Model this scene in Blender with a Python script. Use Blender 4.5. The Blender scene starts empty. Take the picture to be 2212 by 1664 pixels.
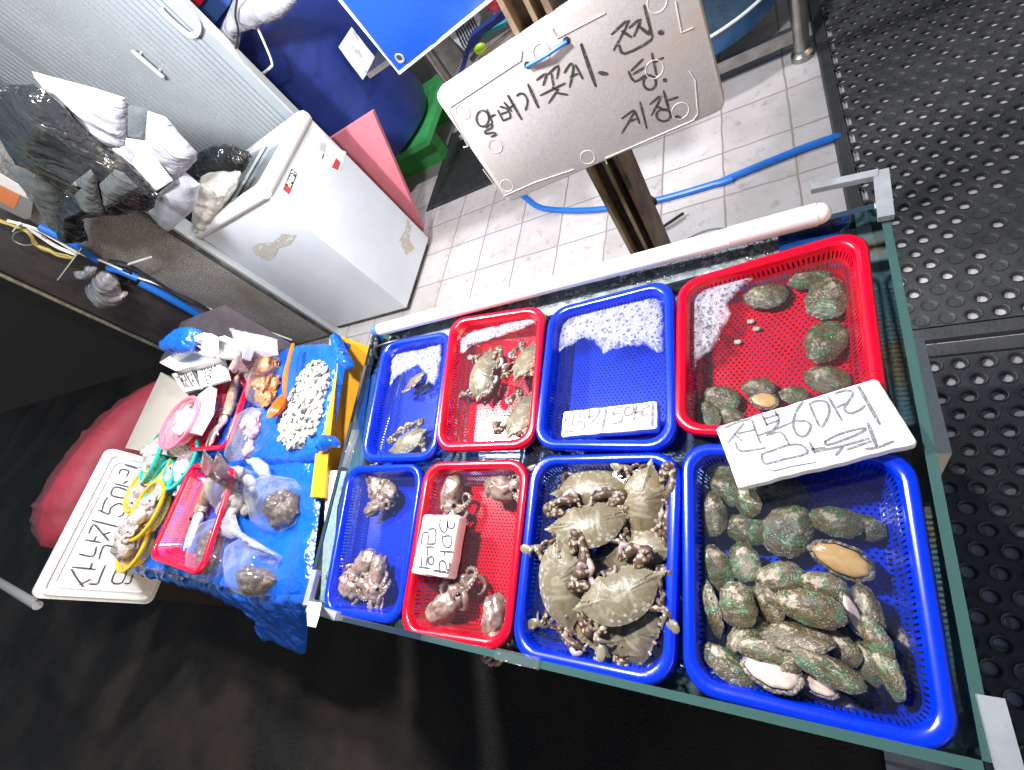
import bpy, bmesh, math, random
from mathutils import Vector, Matrix, noise
from mathutils.geometry import delaunay_2d_cdt
S = bpy.context.scene
COL = S.collection
V = Vector
PI = math.pi
# ---------------------------------------------------------------- camera
F, PX, PY = 995.2, 1106.0, 832.0
RX, RY, RZ = V((0.83301827, 0.16431775, -0.52828045)), V((-0.10231531, -0.8926486, -0.43898754)), V((-0.54370225, 0.41973582, -0.72678037))
CAM = V((0, 0, 1.60))
cd = bpy.data.cameras.new('camera'); cam = bpy.data.objects.new('camera', cd); COL.objects.link(cam)
cd.sensor_width = 36.0; cd.lens = F / 2212 * 36.0; cd.clip_start = 0.02; cd.clip_end = 200
M = Matrix((RX, -RY, -RZ)).transposed().to_4x4(); M.translation = CAM
cam.matrix_world = M
S.camera = cam
# ---------------------------------------------------------------- light
S.view_settings.view_transform = 'Standard'; S.view_settings.look = 'None'
S.view_settings.exposure = 1.15; S.view_settings.gamma = 1.0
W = bpy.data.worlds.new('World'); S.world = W; W.use_nodes = True
wn = W.node_tree; bg = wn.nodes['Background']
sky = wn.nodes.new('ShaderNodeTexSky'); sky.sky_type = 'NISHITA'; sky.sun_disc = False
sky.sun_elevation = math.radians(14); sky.sun_rotation = math.radians(120)
wn.links.new(sky.outputs[0], bg.inputs[0]); bg.inputs[1].default_value = 0.05
def lamp(name, loc, watts, r, col):
    l = bpy.data.lights.new(name, 'POINT'); l.energy = watts; l.shadow_soft_size = r; l.color = col
    o = bpy.data.objects.new(name, l); o.location = loc; COL.objects.link(o)
lamp('stall_bulb', (-1.70, 0.88, 2.15), 100, 0.07, (0.94, 0.96, 1.0))
lamp('stall_bulb', (-0.80, 0.62, 2.15), 80, 0.07, (0.96, 0.97, 1.0))
lamp('added_fill_lamp', (-1.0, 2.6, 2.7), 95, 0.10, (0.94, 0.96, 1.0))  # added fill light, no known bulb; brightens tub, door and tiles
S.cycles.max_bounces = 8; S.cycles.transparent_max_bounces = 24; S.cycles.caustics_reflective = False; S.cycles.caustics_refractive = False
S.cycles.sample_clamp_indirect = 4.0
# ---------------------------------------------------------------- pixel rays -> points of the place
def ray(p):
    a, b = (p[0] - PX) / F, (p[1] - PY) / F
    return V((RX[i] * a + RY[i] * b + RZ[i] for i in range(3)))
def on(p, ax, v):
    d = ray(p); return CAM + d * ((v - CAM[ax]) / d[ax])
def atx(p, v): return on(p, 0, v)
def aty(p, v): return on(p, 1, v)
def atz(p, v): return on(p, 2, v)
def onpl(p, o, n):
    d = ray(p); return CAM + d * ((o - CAM).dot(n) / d.dot(n))
def zoom(x0, y0, s):
    return lambda x, y: ((x0 + x * s) / 1.2016, (y0 + y * s) / 1.2016)
Z1 = zoom(0, 0, .4208); Z2 = zoom(850, 0, .4808); Z3 = zoom(1800, 0, .6008); Z4 = zoom(0, 500, .4208); Z5 = zoom(50, 850, .5227)
Z6 = zoom(800, 650, .3605); Z7 = zoom(1350, 550, .4521); Z8 = zoom(1700, 1100, .5403); ZF = zoom(780, 1150, .4611); ZC = zoom(1300, 1150, .3785)
ZL = zoom(150, 1180, .2283); ZB = zoom(1440, 1030, .12658); ZAB = zoom(1840, 970, .24412); ZF2 = zoom(1070, 1320, .11416); ZS = zoom(430, 920, .0859)
ZK = zoom(700, 420, .0601); ZA = zoom(1000, 0, .2044); ZT = zoom(500, 0, .2034); ZG = zoom(0, 180, .2764); ZW = zoom(0, 500, .2104); ZU = zoom(1700, 0, .226)
ZQ = zoom(400, 850, .2404); ZR = zoom(280, 1050, .4026)
# ---------------------------------------------------------------- materials
MC = {}
class NT:
    def __init__(s, name):
        s.m = bpy.data.materials.new(name); s.m.use_nodes = True; s.t = s.m.node_tree; s.n = s.t.nodes; s.n.clear()
        s.out = s.n.new('ShaderNodeOutputMaterial'); MC[name] = s.m
    def add(s, typ, **kw):
        n = s.n.new('ShaderNode' + typ)
        for k, v in kw.items():
            if k in n.inputs: s.set(n.inputs[k], v)
            else: setattr(n, k, v)
        return n
    def set(s, inp, v):
        if hasattr(v, 'is_output'): s.t.links.new(v, inp)
        elif isinstance(v, (tuple, list)) and len(v) == 3 and inp.type == 'RGBA': inp.default_value = (*v, 1)
        else: inp.default_value = v
    def lk(s, a, b): s.t.links.new(a, b)
    def math(s, op, a, b=0.0, c=None):
        n = s.n.new('ShaderNodeMath'); n.operation = op; s.set(n.inputs[0], a); s.set(n.inputs[1], b)
        if c is not None: s.set(n.inputs[2], c)
        return n.outputs[0]
    def mix(s, f, a, b):
        n = s.n.new('ShaderNodeMix'); n.data_type = 'RGBA'; s.set(n.inputs[0], f); s.set(n.inputs[6], a); s.set(n.inputs[7], b); return n.outputs[2]
    def ramp(s, f, lo, hi):
        n = s.n.new('ShaderNodeMapRange'); s.set(n.inputs[0], f); n.inputs[1].default_value = lo; n.inputs[2].default_value = hi; return n.outputs[0]
    def noise(s, scale, detail=4, vec=None, rough=.55, dist=0):
        n = s.add('TexNoise'); n.inputs['Scale'].default_value = scale; n.inputs['Detail'].default_value = detail; n.inputs['Roughness'].default_value = rough; n.inputs['Distortion'].default_value = dist
        if vec is not None: s.lk(vec, n.inputs['Vector'])
        return n.outputs[0]
    def vor(s, scale, vec=None, feat='F1', rnd=1.0, out='Distance'):
        n = s.add('TexVoronoi'); n.feature = feat; n.inputs['Scale'].default_value = scale; n.inputs['Randomness'].default_value = rnd
        if vec is not None: s.lk(vec, n.inputs['Vector'])
        return n.outputs[out]
    def obj(s): return s.add('TexCoord').outputs['Object']
    def uv(s): return s.add('TexCoord').outputs['UV']
    def bump(s, h, strength=.3, dist=.01, normal=None):
        n = s.add('Bump'); n.inputs['Strength'].default_value = strength; n.inputs['Distance'].default_value = dist; s.lk(h, n.inputs['Height'])
        if normal is not None: s.lk(normal, n.inputs['Normal'])
        return n.outputs[0]
    def bsdf(s, col, rough=.5, spec=.5, metal=0, normal=None, **kw):
        b = s.add('BsdfPrincipled'); s.set(b.inputs['Base Color'], col); s.set(b.inputs['Roughness'], rough); s.set(b.inputs['Metallic'], metal); b.inputs['Specular IOR Level'].default_value = spec
        if normal is not None: s.lk(normal, b.inputs['Normal'])
        for k, v in kw.items(): s.set(b.inputs[k.replace('_', ' ')], v)
        return b.outputs[0]
    def end(s, sh): s.lk(sh, s.out.inputs[0]); return s.m
    def cut(s, sh, f):
        t = s.add('BsdfTransparent'); m = s.add('MixShader'); s.set(m.inputs[0], f); s.lk(sh, m.inputs[1]); s.lk(t.outputs[0], m.inputs[2]); return m.outputs[0]
def mat(name, col, rough=.5, col2=None, ns=8, nlo=.35, nhi=.65, bs=0, bstr=.3, bd=.005, spec=.5, metal=0, dirt=None, dscale=5, dlo=.55, dhi=.75, **kw):
    t = NT(name); o = t.obj(); c = col
    if col2: c = t.mix(t.ramp(t.noise(ns, 5, o), nlo, nhi), col, col2)
    if dirt: c = t.mix(t.ramp(t.noise(dscale, 8, o, .7), dlo, dhi), c, dirt)
    n = t.bump(t.noise(bs, 5, o), bstr, bd) if bs else None
    return t.end(t.bsdf(c, rough, spec, metal, n, **kw))
def film(name, tint, alpha, rough=.12, milk=(.9, .9, .9), bs=60, bstr=.6, fac=.45):
    t = NT(name); o = t.obj()
    n = t.bump(t.noise(bs, 4, o, dist=1.0), bstr, .004)
    tr = t.add('BsdfTransparent'); t.set(tr.inputs[0], tint)
    d = t.bsdf(milk, rough, .8, 0, n)
    fr = t.add('LayerWeight'); fr.inputs[0].default_value = .35; t.lk(n, fr.inputs['Normal'])
    f = t.math('MULTIPLY_ADD', t.math('POWER', fr.outputs['Facing'], 2.0), fac, alpha)
    gl = t.add('BsdfGlossy'); gl.inputs['Roughness'].default_value = rough; t.lk(n, gl.inputs['Normal'])
    m = t.add('MixShader'); t.set(m.inputs[0], f); t.lk(tr.outputs[0], m.inputs[1]); t.lk(d, m.inputs[2])
    m2 = t.add('MixShader'); t.set(m2.inputs[0], .07); t.lk(m.outputs[0], m2.inputs[1]); t.lk(gl.outputs[0], m2.inputs[2])
    return t.end(m2.outputs[0])
def bagmat(name, col, rough, sv=(1, 1, .25), sc=16, strength=.6, bd=.02, col2=None):
    t = NT(name); mp = t.add('Mapping'); mp.inputs['Scale'].default_value = sv; t.lk(t.obj(), mp.inputs[0]); v = mp.outputs[0]
    n1 = t.noise(sc, 3, v, .45, .8); n2 = t.noise(sc * 3.2, 2, v, .4, .5)
    r = t.math('ABSOLUTE', t.math('SUBTRACT', n1, .5)); h = t.math('ADD', t.math('MULTIPLY', r, 1.6), t.math('MULTIPLY', n2, .4))
    c = t.mix(n1, col, col2 or tuple(x * .8 for x in col))
    return t.end(t.bsdf(c, rough, .7, 0, t.bump(h, strength, bd)))
def foam_board(name, col=(.83, .83, .82), dirt=None):
    t = NT(name); o = t.obj()
    d = t.vor(170, o); n = t.bump(t.math('ADD', t.math('MULTIPLY', d, .6), t.math('MULTIPLY', t.noise(30, 4, o), .8)), .16, .0015)
    c = t.mix(t.ramp(d, .3, .7), col, tuple(x * .9 for x in col))
    if dirt: c = t.mix(t.ramp(t.noise(7, 7, o, .65), .5, .75), c, dirt)
    return t.end(t.bsdf(c, .65, .3, 0, n))
# ---------------------------------------------------------------- mesh builder
class MB:
    def __init__(s): s.v = []; s.f = []; s.m = []; s.uv = {}; s.sm = []
    def add(s, vs, fs, m=0, smooth=True, uvs=None):
        b = len(s.v); s.v += [V(x) for x in vs]
        for k, f in enumerate(fs):
            if uvs: s.uv[len(s.f)] = uvs[k]
            s.f.append([b + i for i in f]); s.m.append(m); s.sm.append(smooth)
        return s
    def box(s, a, b, m=0, mat4=None):
        (x0, y0, z0), (x1, y1, z1) = a, b
        vs = [V((x, y, z)) for z in (z0, z1) for y in (y0, y1) for x in (x0, x1)]
        if mat4: vs = [mat4 @ v for v in vs]
        return s.add(vs, [(0, 2, 3, 1), (4, 5, 7, 6), (0, 1, 5, 4), (2, 6, 7, 3), (0, 4, 6, 2), (1, 3, 7, 5)], m, False)
    def hexa(s, lo, hi, m=0):   # two quads, same winding
        n = len(lo); vs = list(lo) + list(hi)
        fs = [tuple(reversed(range(n))), tuple(range(n, 2 * n))] + [(i, (i + 1) % n, n + (i + 1) % n, n + i) for i in range(n)]
        return s.add(vs, fs, m, False)
    def tube(s, pts, r, seg=8, m=0, cap=True, flat=1.0, up=None, smooth=True):
        pts = [V(p) for p in pts]; n = len(pts)
        rs = r if isinstance(r, (list, tuple)) else [r] * n
        if len(rs) != n: rs = [rs[0] + (rs[-1] - rs[0]) * i / (n - 1) for i in range(n)]
        vs = []; u = V(up) if up else None
        prev = None
        for i, p in enumerate(pts):
            t = (pts[min(i + 1, n - 1)] - pts[max(i - 1, 0)])
            if t.length < 1e-9: t = V((0, 0, 1))
            t.normalize()
            if u is not None: a = t.cross(u)
            elif prev is None: a = t.orthogonal()
            else: a = prev - t * prev.dot(t)
            if a.length < 1e-6: a = t.orthogonal()
            a.normalize(); prev = a; b = a.cross(t)
            for k in range(seg):
                w = 2 * PI * k / seg; vs.append(p + (a * math.cos(w) + b * math.sin(w) * flat) * rs[i])
        fs = [(i * seg + k, i * seg + (k + 1) % seg, (i + 1) * seg + (k + 1) % seg, (i + 1) * seg + k) for i in range(n - 1) for k in range(seg)]
        if cap: fs += [tuple(reversed(range(seg))), tuple(range((n - 1) * seg, n * seg))]
        return s.add(vs, fs, m, smooth)
    def ball(s, c, r, m=0, seg=14, rings=9, rot=None, nz=0, nsc=3, seed=0):
        c = V(c); r = V(r) if hasattr(r, '__len__') else V((r, r, r)); vs = []
        for i in range(rings + 1):
            a = PI * i / rings
            for k in range(seg):
                b = 2 * PI * k / seg; d = V((math.sin(a) * math.cos(b), math.sin(a) * math.sin(b), math.cos(a)))
                q = 1 + (nz * noise.noise(d * nsc + V((seed * 7.1, seed, 0))) if nz else 0)
                p = V((d.x * r.x, d.y * r.y, d.z * r.z)) * q
                if rot: p = rot @ p
                vs.append(c + p)
        fs = [(i * seg + k, (i + 1) * seg + k, (i + 1) * seg + (k + 1) % seg, i * seg + (k + 1) % seg) for i in range(rings) for k in range(seg)]
        return s.add(vs, fs, m)
    def lathe(s, prof, c=(0, 0, 0), seg=32, m=0, uvs=False, sx=1, sy=1):
        c = V(c); n = len(prof)
        vs = [c + V((r * math.cos(2 * PI * k / seg) * sx, r * math.sin(2 * PI * k / seg) * sy, z)) for r, z in prof for k in range(seg)]
        fs = []; us = []
        for i in range(n - 1):
            for k in range(seg):
                fs.append((i * seg + k, i * seg + (k + 1) % seg, (i + 1) * seg + (k + 1) % seg, (i + 1) * seg + k)); us.append(((k / seg, i / (n - 1)), ((k + 1) / seg, i / (n - 1)), ((k + 1) / seg, (i + 1) / (n - 1)), (k / seg, (i + 1) / (n - 1))))
        return s.add(vs, fs, m, True, us if uvs else None)
    def puff(s, poly, o, u, v, T, Tb=None, res=.02, m=0, edge=.25, fn=None, uvh=False):
        """pillow over a 2-D outline lying in the plane o,u,v; T front height, Tb back height"""
        o, u, v = V(o), V(u).normalized(), V(v).normalized(); n = u.cross(v)
        P = resample(poly, res)
        xs = [p[0] for p in P]; ys = [p[1] for p in P]; pts = [V(p).to_2d() for p in P]; nb = len(pts)
        rnd = random.Random(len(P)); x = min(xs)
        while x < max(xs):
            y = min(ys)
            while y < max(ys):
                q = V((x + rnd.uniform(-.3, .3) * res, y + rnd.uniform(-.3, .3) * res)).to_2d()
                if inside(q, P) and dist(q, P) > res * .4: pts.append(q)
                y += res
            x += res
        r = delaunay_2d_cdt(pts, [(i, (i + 1) % nb) for i in range(nb)], [], 1, 1e-6)
        vv, ff = r[0], r[2]
        D = [dist(q, P) for q in vv]; mx = max(D) or 1
        H = []
        for q, d in zip(vv, D):
            k = min(1, d / (mx * edge * 2)); H.append(math.sqrt(max(0, 1 - (1 - k) ** 2)))
        def lift(h, q, d, side):
            z = (T if side > 0 else -(Tb or 0)) * h
            if fn: z += fn(q[0], q[1], h, side)
            return o + u * q[0] + v * q[1] + n * z
        s.add([lift(h, q, d, 1) for h, q, d in zip(H, vv, D)], [tuple(f) for f in ff], m, True, [tuple((H[i], 0) for i in f) for f in ff] if uvh else None)
        if Tb is not None:
            s.add([lift(h, q, d, -1) for h, q, d in zip(H, vv, D)], [tuple(reversed(f)) for f in ff], m)
        return s
    def build(s, name, mats, parent=None, angle=35, weld=False, label=None, cat=None, group=None, kind=None):
        me = bpy.data.meshes.new(name); me.from_pydata([tuple(v) for v in s.v], [], s.f)
        mats = mats if isinstance(mats, (list, tuple)) else [mats]
        for mm in mats: me.materials.append(mm if not isinstance(mm, str) else MC[mm])
        me.polygons.foreach_set('material_index', s.m); me.polygons.foreach_set('use_smooth', s.sm)
        if s.uv:
            l = me.uv_layers.new(name='uv').data
            for i, us in s.uv.items():
                for k, li in enumerate(me.polygons[i].loop_indices): l[li].uv = us[k]
        if weld:
            b = bmesh.new(); b.from_mesh(me); bmesh.ops.remove_doubles(b, verts=b.verts, dist=1e-5); b.to_mesh(me); b.free()
        me.update()
        if angle and any(s.sm): me.set_sharp_from_angle(angle=math.radians(angle))
        o = bpy.data.objects.new(name, me); COL.objects.link(o)
        if parent: o.parent = parent; o.matrix_parent_inverse = Matrix.Translation(parent.location).inverted() if parent.type == 'EMPTY' else Matrix()
        if label: tag(o, label, cat, group, kind)
        elif kind: o['kind'] = kind
        return o
LABELS = {}
def tag(o, label, cat, group=None, kind=None):
    o['label'] = label; o['category'] = cat
    if group: o['group'] = group
    if kind: o['kind'] = kind
    LABELS.setdefault(label, []).append(o.name)
def thing(name, loc, label, cat, group=None):
    o = bpy.data.objects.new(name, None); o.location = V(loc); o.empty_display_size = .05; COL.objects.link(o); tag(o, label, cat, group); return o
def resample(poly, res):
    out = []
    for i, a in enumerate(poly):
        b = poly[(i + 1) % len(poly)]; d = math.hypot(b[0] - a[0], b[1] - a[1]); k = max(1, int(d / res))
        out += [(a[0] + (b[0] - a[0]) * j / k, a[1] + (b[1] - a[1]) * j / k) for j in range(k)]
    return out
def inside(q, P):
    c = False; x, y = q[0], q[1]; j = len(P) - 1
    for i in range(len(P)):
        if (P[i][1] > y) != (P[j][1] > y) and x < (P[j][0] - P[i][0]) * (y - P[i][1]) / (P[j][1] - P[i][1]) + P[i][0]: c = not c
        j = i
    return c
def dist(q, P): return min(math.hypot(q[0] - a[0], q[1] - a[1]) for a in P)
def smoothpath(pts, k=4, closed=False):
    P = [V(p) for p in pts]; n = len(P); out = []
    g = lambda i: P[i % n] if closed else P[max(0, min(n - 1, i))]
    for i in range(n if closed else n - 1):
        a, b, c, d = g(i - 1), g(i), g(i + 1), g(i + 2)
        for j in range(k):
            t = j / k; out.append(.5 * ((2 * b) + (c - a) * t + (2 * a - 5 * b + 4 * c - d) * t * t + (3 * b - a - 3 * c + d) * t ** 3))
    if not closed: out.append(P[-1])
    return out
def strokes(paths, o, n, w, lift=.0008):
    """marker strokes as thin raised ribbons on the plane o,n"""
    mb = MB(); n = V(n).normalized(); rnd = random.Random(3)
    for path in paths:
        ww = w
        if isinstance(path[0], (int, float)): ww = w * path[0]; path = path[1:]
        P = [onpl(p, V(o), n) + n * lift for p in path]
        P = smoothpath(P, 3) if len(P) > 2 else [P[0].lerp(P[1], i / 4) for i in range(5)]
        L = [ww * (.5 + .12 * noise.noise(p * 160)) * (.75 if i in (0, len(P) - 1) else 1) for i, p in enumerate(P)]
        e0 = (P[0] - P[1]).normalized() * ww * .3; e1 = (P[-1] - P[-2]).normalized() * ww * .3
        P = [P[0] + e0] + P + [P[-1] + e1]; L = [L[0] * .45] + L + [L[-1] * .45]
        vs = []
        for i, p in enumerate(P):
            t = (P[min(i + 1, len(P) - 1)] - P[max(i - 1, 0)]).normalized(); a = t.cross(n)
            vs += [p + a * L[i], p - a * L[i]]
        mb.add(vs, [(2 * i, 2 * i + 1, 2 * i + 3, 2 * i + 2) for i in range(len(P) - 1)], 0, False)
        # fan corners are covered by the smooth path
    return mb
def ell(c, rx, ry, n=14, a0=0, z=None, rot=0):
    out = []
    for i in range(n + 1):
        a = a0 + 2 * PI * i / n; x, y = rx * math.cos(a), ry * math.sin(a)
        out.append(z(c[0] + x * math.cos(rot) - y * math.sin(rot), c[1] + x * math.sin(rot) + y * math.cos(rot)))
    return out
def Zp(z, *pts): return [z(*p) for p in pts]
# ---------------------------------------------------------------- material set
mat('white_plastic', (.78, .79, .8), .35, col2=(.7, .71, .72), ns=3)
mat('freezer_white', (.6, .62, .66), .38, col2=(.52, .54, .58), ns=2.5, dirt=(.5, .46, .38), dscale=6, dlo=.62, dhi=.85)
mat('tube_white', (.9, .9, .92), .3)
mat('steel', (.42, .41, .39), .35, metal=1.0, col2=(.3, .28, .25), ns=20, bs=60, bstr=.1)
mat('alu', (.62, .63, .64), .45, metal=.7, col2=(.5, .5, .5), ns=30)
mat('rust_post', (.20, .13, .085), .6, col2=(.08, .05, .035), ns=9, bs=40, bstr=.4, metal=.2, dirt=(.3, .2, .1), dscale=14)
mat('rust_flange', (.32, .24, .15), .55, col2=(.2, .14, .09), ns=10, bs=40, bstr=.4, metal=.2)
mat('black_rubber', (.030, .031, .033), .5, col2=(.048, .048, .048), ns=15, bs=120, bstr=.35)
mat('hose_blue', (.01, .13, .52), .35)
mat('tub_blue', (.010, .022, .13), .38, col2=(.018, .035, .19), ns=4, bs=30, bstr=.05)
mat('banner_blue', (.005, .06, .42), .45, bs=5, bstr=.15, bd=.02)
mat('white_trim', (.7, .7, .72), .5)
mat('green_plastic', (.05, .34, .09), .45, col2=(.04, .26, .08))
mat('pink_plastic', (.75, .23, .28), .45, col2=(.66, .2, .25), ns=6, bs=90, bstr=.15)
mat('sticker_white', (.62, .62, .61), .5, col2=(.4, .4, .42), ns=14, nlo=.55, nhi=.62)
mat('sticker_red', (.45, .05, .06), .5)
mat('sticker_dark', (.03, .033, .04), .4)
t = NT('sticker_tape'); o = t.obj(); t.end(t.cut(t.bsdf(t.mix(t.noise(30, 4, o), (.55, .52, .45), (.38, .33, .25)), .4), t.math('GREATER_THAN', t.noise(38, 6, o, .7), .53)))
mat('granite', (.40, .38, .36), .55, col2=(.15, .135, .125), ns=110, nlo=.42, nhi=.6, bs=80, bstr=.2, dirt=(.20, .165, .12), dscale=2.5, dlo=.42, dhi=.7)
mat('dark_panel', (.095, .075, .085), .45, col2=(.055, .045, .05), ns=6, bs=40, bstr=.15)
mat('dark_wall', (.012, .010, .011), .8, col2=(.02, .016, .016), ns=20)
mat('rail_metal', (.16, .17, .16), .45, metal=.5, col2=(.07, .07, .065), ns=12, dirt=(.3, .29, .26), dscale=20)
mat('panel_grey', (.34, .375, .40), .42, col2=(.29, .32, .34), ns=3, metal=.1)
mat('panel_trim', (.5, .53, .54), .4, metal=.3)
mat('wire_yellow', (.5, .4, .12), .5); mat('wire_white', (.66, .65, .63), .5); mat('wire_black', (.02, .02, .022), .4); mat('wire_grey', (.25, .25, .24), .5)
mat('tie_white', (.75, .75, .76), .4)
bagmat('bag_black', (.016, .018, .019), .16, sv=(1, 1, .4), sc=13, strength=.75, bd=.03)
bagmat('bag_silver', (.07, .075, .075), .15, sv=(1, 1, .5), sc=12, strength=.7, bd=.02); bagmat('bag_white', (.31, .305, .34), .3, sv=(1, 1, .45), sc=9, strength=.7, bd=.03)
mat('bag_cream', (.62, .6, .54), .4, bs=60, bstr=.6, bd=.01, col2=(.5, .48, .42), ns=25)
film('bag_milky', (.95, .95, .97), .34, .25, (.62, .62, .68), 30, .5)
film('bag_clear', (.97, .97, .98), .03, .06, (.9, .9, .92), 14, .7, .45)
film('film_smoke', (.7, .73, .74), .2, .1, (.25, .27, .28), 14, .8)
mat('sheet_blue', (.004, .12, .66), .2, bs=12, bstr=.7, bd=.03, spec=.8, col2=(.005, .085, .48), ns=6)
mat('yellow_plastic', (.78, .36, .012), .4, col2=(.7, .3, .01), ns=3)
mat('red_basket', (.58, .004, .035), .28, spec=.6)
mat('tarp_red', (.27, .022, .04), .7, col2=(.19, .018, .028), ns=5, bs=12, bstr=.3, bd=.02)
mat('orange_plastic', (.85, .13, .012), .2)
mat('turq_plastic', (.03, .5, .42), .35); mat('yel_basket', (.75, .47, .02), .35); mat('pink_basket', (.72, .17, .24), .35)
mat('marker', (.05, .045, .045), .8, col2=(.22, .2, .2), ns=220, nlo=.5, nhi=.72)
mat('marker_dry', (.17, .16, .165), .8, col2=(.46, .44, .44), ns=240, nlo=.5, nhi=.75)
mat('marker_dark', (.035, .03, .03), .8, col2=(.2, .19, .18), ns=150, nlo=.55, nhi=.75)
mat('cardboard', (.45, .33, .2), .8, col2=(.36, .26, .16), ns=8)
mat('paper', (.75, .75, .72), .7, bs=25, bstr=.4, bd=.01)
mat('flesh_white', (.62, .53, .50), .22, col2=(.42, .32, .29), ns=38, nlo=.4, nhi=.7, bs=60, bstr=.4, spec=.7)
mat('flesh_pink', (.75, .42, .42), .25, col2=(.62, .3, .33), ns=25, spec=.6)
mat('flesh_orange', (.62, .24, .06), .25, col2=(.35, .09, .03), ns=22, bs=40, bstr=.6, dirt=(.7, .5, .3), dscale=30)
mat('squid', (.42, .31, .21), .2, col2=(.22, .13, .08), ns=50, nlo=.42, nhi=.68, spec=.7, bs=40, bstr=.15)
mat('squid_pale', (.72, .64, .56), .22, col2=(.55, .43, .34), ns=25, spec=.7)
mat('eye_black', (.01, .01, .01), .1)
mat('clam_meat', (.66, .63, .56), .3, col2=(.45, .41, .34), ns=55, nlo=.45, nhi=.7, bs=90, bstr=.4)
mat('clam_grey', (.07, .07, .07), .35)
mat('clam_shell', (.36, .32, .26), .3, col2=(.3, .27, .22), ns=30, nlo=.4, nhi=.7)
mat('dark_meat', (.15, .105, .075), .25, col2=(.055, .04, .032), ns=40, nlo=.38, nhi=.68, bs=60, bstr=.7, bd=.008, dirt=(.4, .32, .22), dscale=25)
mat('crate_blue', (.01, .07, .32), .4)
mat('lime_plastic', (.4, .6, .02), .4); mat('teal_plastic', (.02, .3, .36), .4)
foam_board('styro', (.82, .81, .80)); foam_board('styro_pinkish', (.50, .475, .475), dirt=(.50, .43, .38)); foam_board('styro_beige', (.42, .37, .31)); foam_board('styro_bright', (.86, .86, .85)); foam_board('styro_dirty', (.6, .58, .53), dirt=(.45, .38, .28))
# tiled floor
t = NT('tiles'); o = t.obj(); sx = t.add('SeparateXYZ'); t.lk(o, sx.inputs[0])
def groove(c, off, p=.275, w=.0065):
    f = t.math('FRACT', t.math('DIVIDE', t.math('ADD', c, 20 * p - off), p)); return t.math('MINIMUM', f, t.math('SUBTRACT', 1.0, f))
wob = t.math('MULTIPLY', t.noise(9, 3, o), .012)
g = t.math('MINIMUM', groove(t.math('ADD', sx.outputs[0], wob), .045), groove(t.math('ADD', sx.outputs[1], wob), 1.745))
gm = t.ramp(g, .010, .020); 
ix = t.math('FLOOR', t.math('DIVIDE', t.math('ADD', sx.outputs[0], 5.5 - .045), .275)); iy = t.math('FLOOR', t.math('DIVIDE', t.math('ADD', sx.outputs[1], 5.5 - 1.745), .275))
wn2 = t.add('TexWhiteNoise'); wn2.noise_dimensions = '2D'; cb = t.add('CombineXYZ'); t.lk(ix, cb.inputs[0]); t.lk(iy, cb.inputs[1]); t.lk(cb.outputs[0], wn2.inputs['Vector'])
tone = t.math('MULTIPLY_ADD', wn2.outputs[0], .16, .84)
base = t.mix(t.ramp(t.noise(2.2, 8, o, .65), .36, .76), (.60, .55, .545), (.40, .35, .31))
base = t.mix(t.ramp(t.noise(14, 8, o, .75), .55, .78), base, (.20, .17, .13))
hs = t.add('HueSaturation'); t.lk(base, hs.inputs['Color']); t.lk(tone, hs.inputs['Value'])
c = t.mix(gm, (.27, .22, .19), hs.outputs[0])
nb = t.bump(t.math('ADD', gm, t.math('MULTIPLY', t.noise(25, 6, o), .35)), .35, .003)
t.end(t.bsdf(c, t.math('MULTIPLY_ADD', t.noise(5, 5, o), .4, .25), .5, 0, nb))
# asphalt
t = NT('asphalt'); o = t.obj()
c = t.mix(t.ramp(t.noise(1.3, 6, o, .6), .42, .62), (.005, .0042, .0036), (.040, .026, .017)); c = t.mix(t.ramp(t.noise(180, 3, o), .5, .7), c, (.035, .028, .022))
t.end(t.bsdf(c, .8, .3, 0, t.bump(t.noise(150, 4, o), .6, .004)))
t = NT('concrete_worn'); o = t.obj()
t.end(t.bsdf(t.mix(t.ramp(t.noise(6, 6, o), .35, .7), (.10, .075, .055), (.045, .036, .028)), .85, .3, 0, t.bump(t.noise(90, 5, o), .5, .004)))
# sieve plastic: rim solid, wall slots, floor holes (uv in metres)
def sieve(name, col, rough=.22):
    for kind in ('rim', 'wall', 'base'):
        t = NT(name + '_' + kind); ob = t.obj()
        b = t.bsdf(t.mix(t.ramp(t.noise(12, 4, ob), .3, .8), col, tuple(x * .8 for x in col)), rough, .6, 0, t.bump(t.noise(30, 3, ob), .06, .003))
        if kind == 'rim': t.end(b); continue
        uv = t.uv(); s = t.add('SeparateXYZ'); t.lk(uv, s.inputs[0])
        if kind == 'wall':
            a = t.math('LESS_THAN', t.math('FRACT', t.math('DIVIDE', s.outputs[0], .0085)), .38)
            r = t.math('FRACT', t.math('MULTIPLY', s.outputs[1], 3.0)); q = t.math('MULTIPLY', t.math('GREATER_THAN', r, .2), t.math('LESS_THAN', r, .84))
            q = t.math('MULTIPLY', q, t.math('GREATER_THAN', s.outputs[1], .06)); f = t.math('MULTIPLY', a, q)
        else:
            fy = t.math('DIVIDE', s.outputs[1], .0072); row = t.math('FLOOR', fy)
            fx = t.math('ADD', t.math('DIVIDE', s.outputs[0], .0095), t.math('MULTIPLY', t.math('FRACT', t.math('MULTIPLY', row, .5)), 1.0))
            dx = t.math('SUBTRACT', t.math('FRACT', fx), .5); dy = t.math('SUBTRACT', t.math('FRACT', fy), .5)
            f = t.math('LESS_THAN', t.math('ADD', t.math('MULTIPLY', dx, dx), t.math('MULTIPLY', t.math('MULTIPLY', dy, dy), .7)), .048)
        t.end(t.cut(b, f))
sieve('blue', (.0, .028, .66)); sieve('red', (.70, .0, .018)); sieve('bright_red', (.60, .004, .035)); sieve('navy', (.01, .09, .36)); sieve('turq', (.03, .5, .42)); sieve('gold', (.75, .45, .015)); sieve('rose', (.72, .17, .24))
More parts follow.
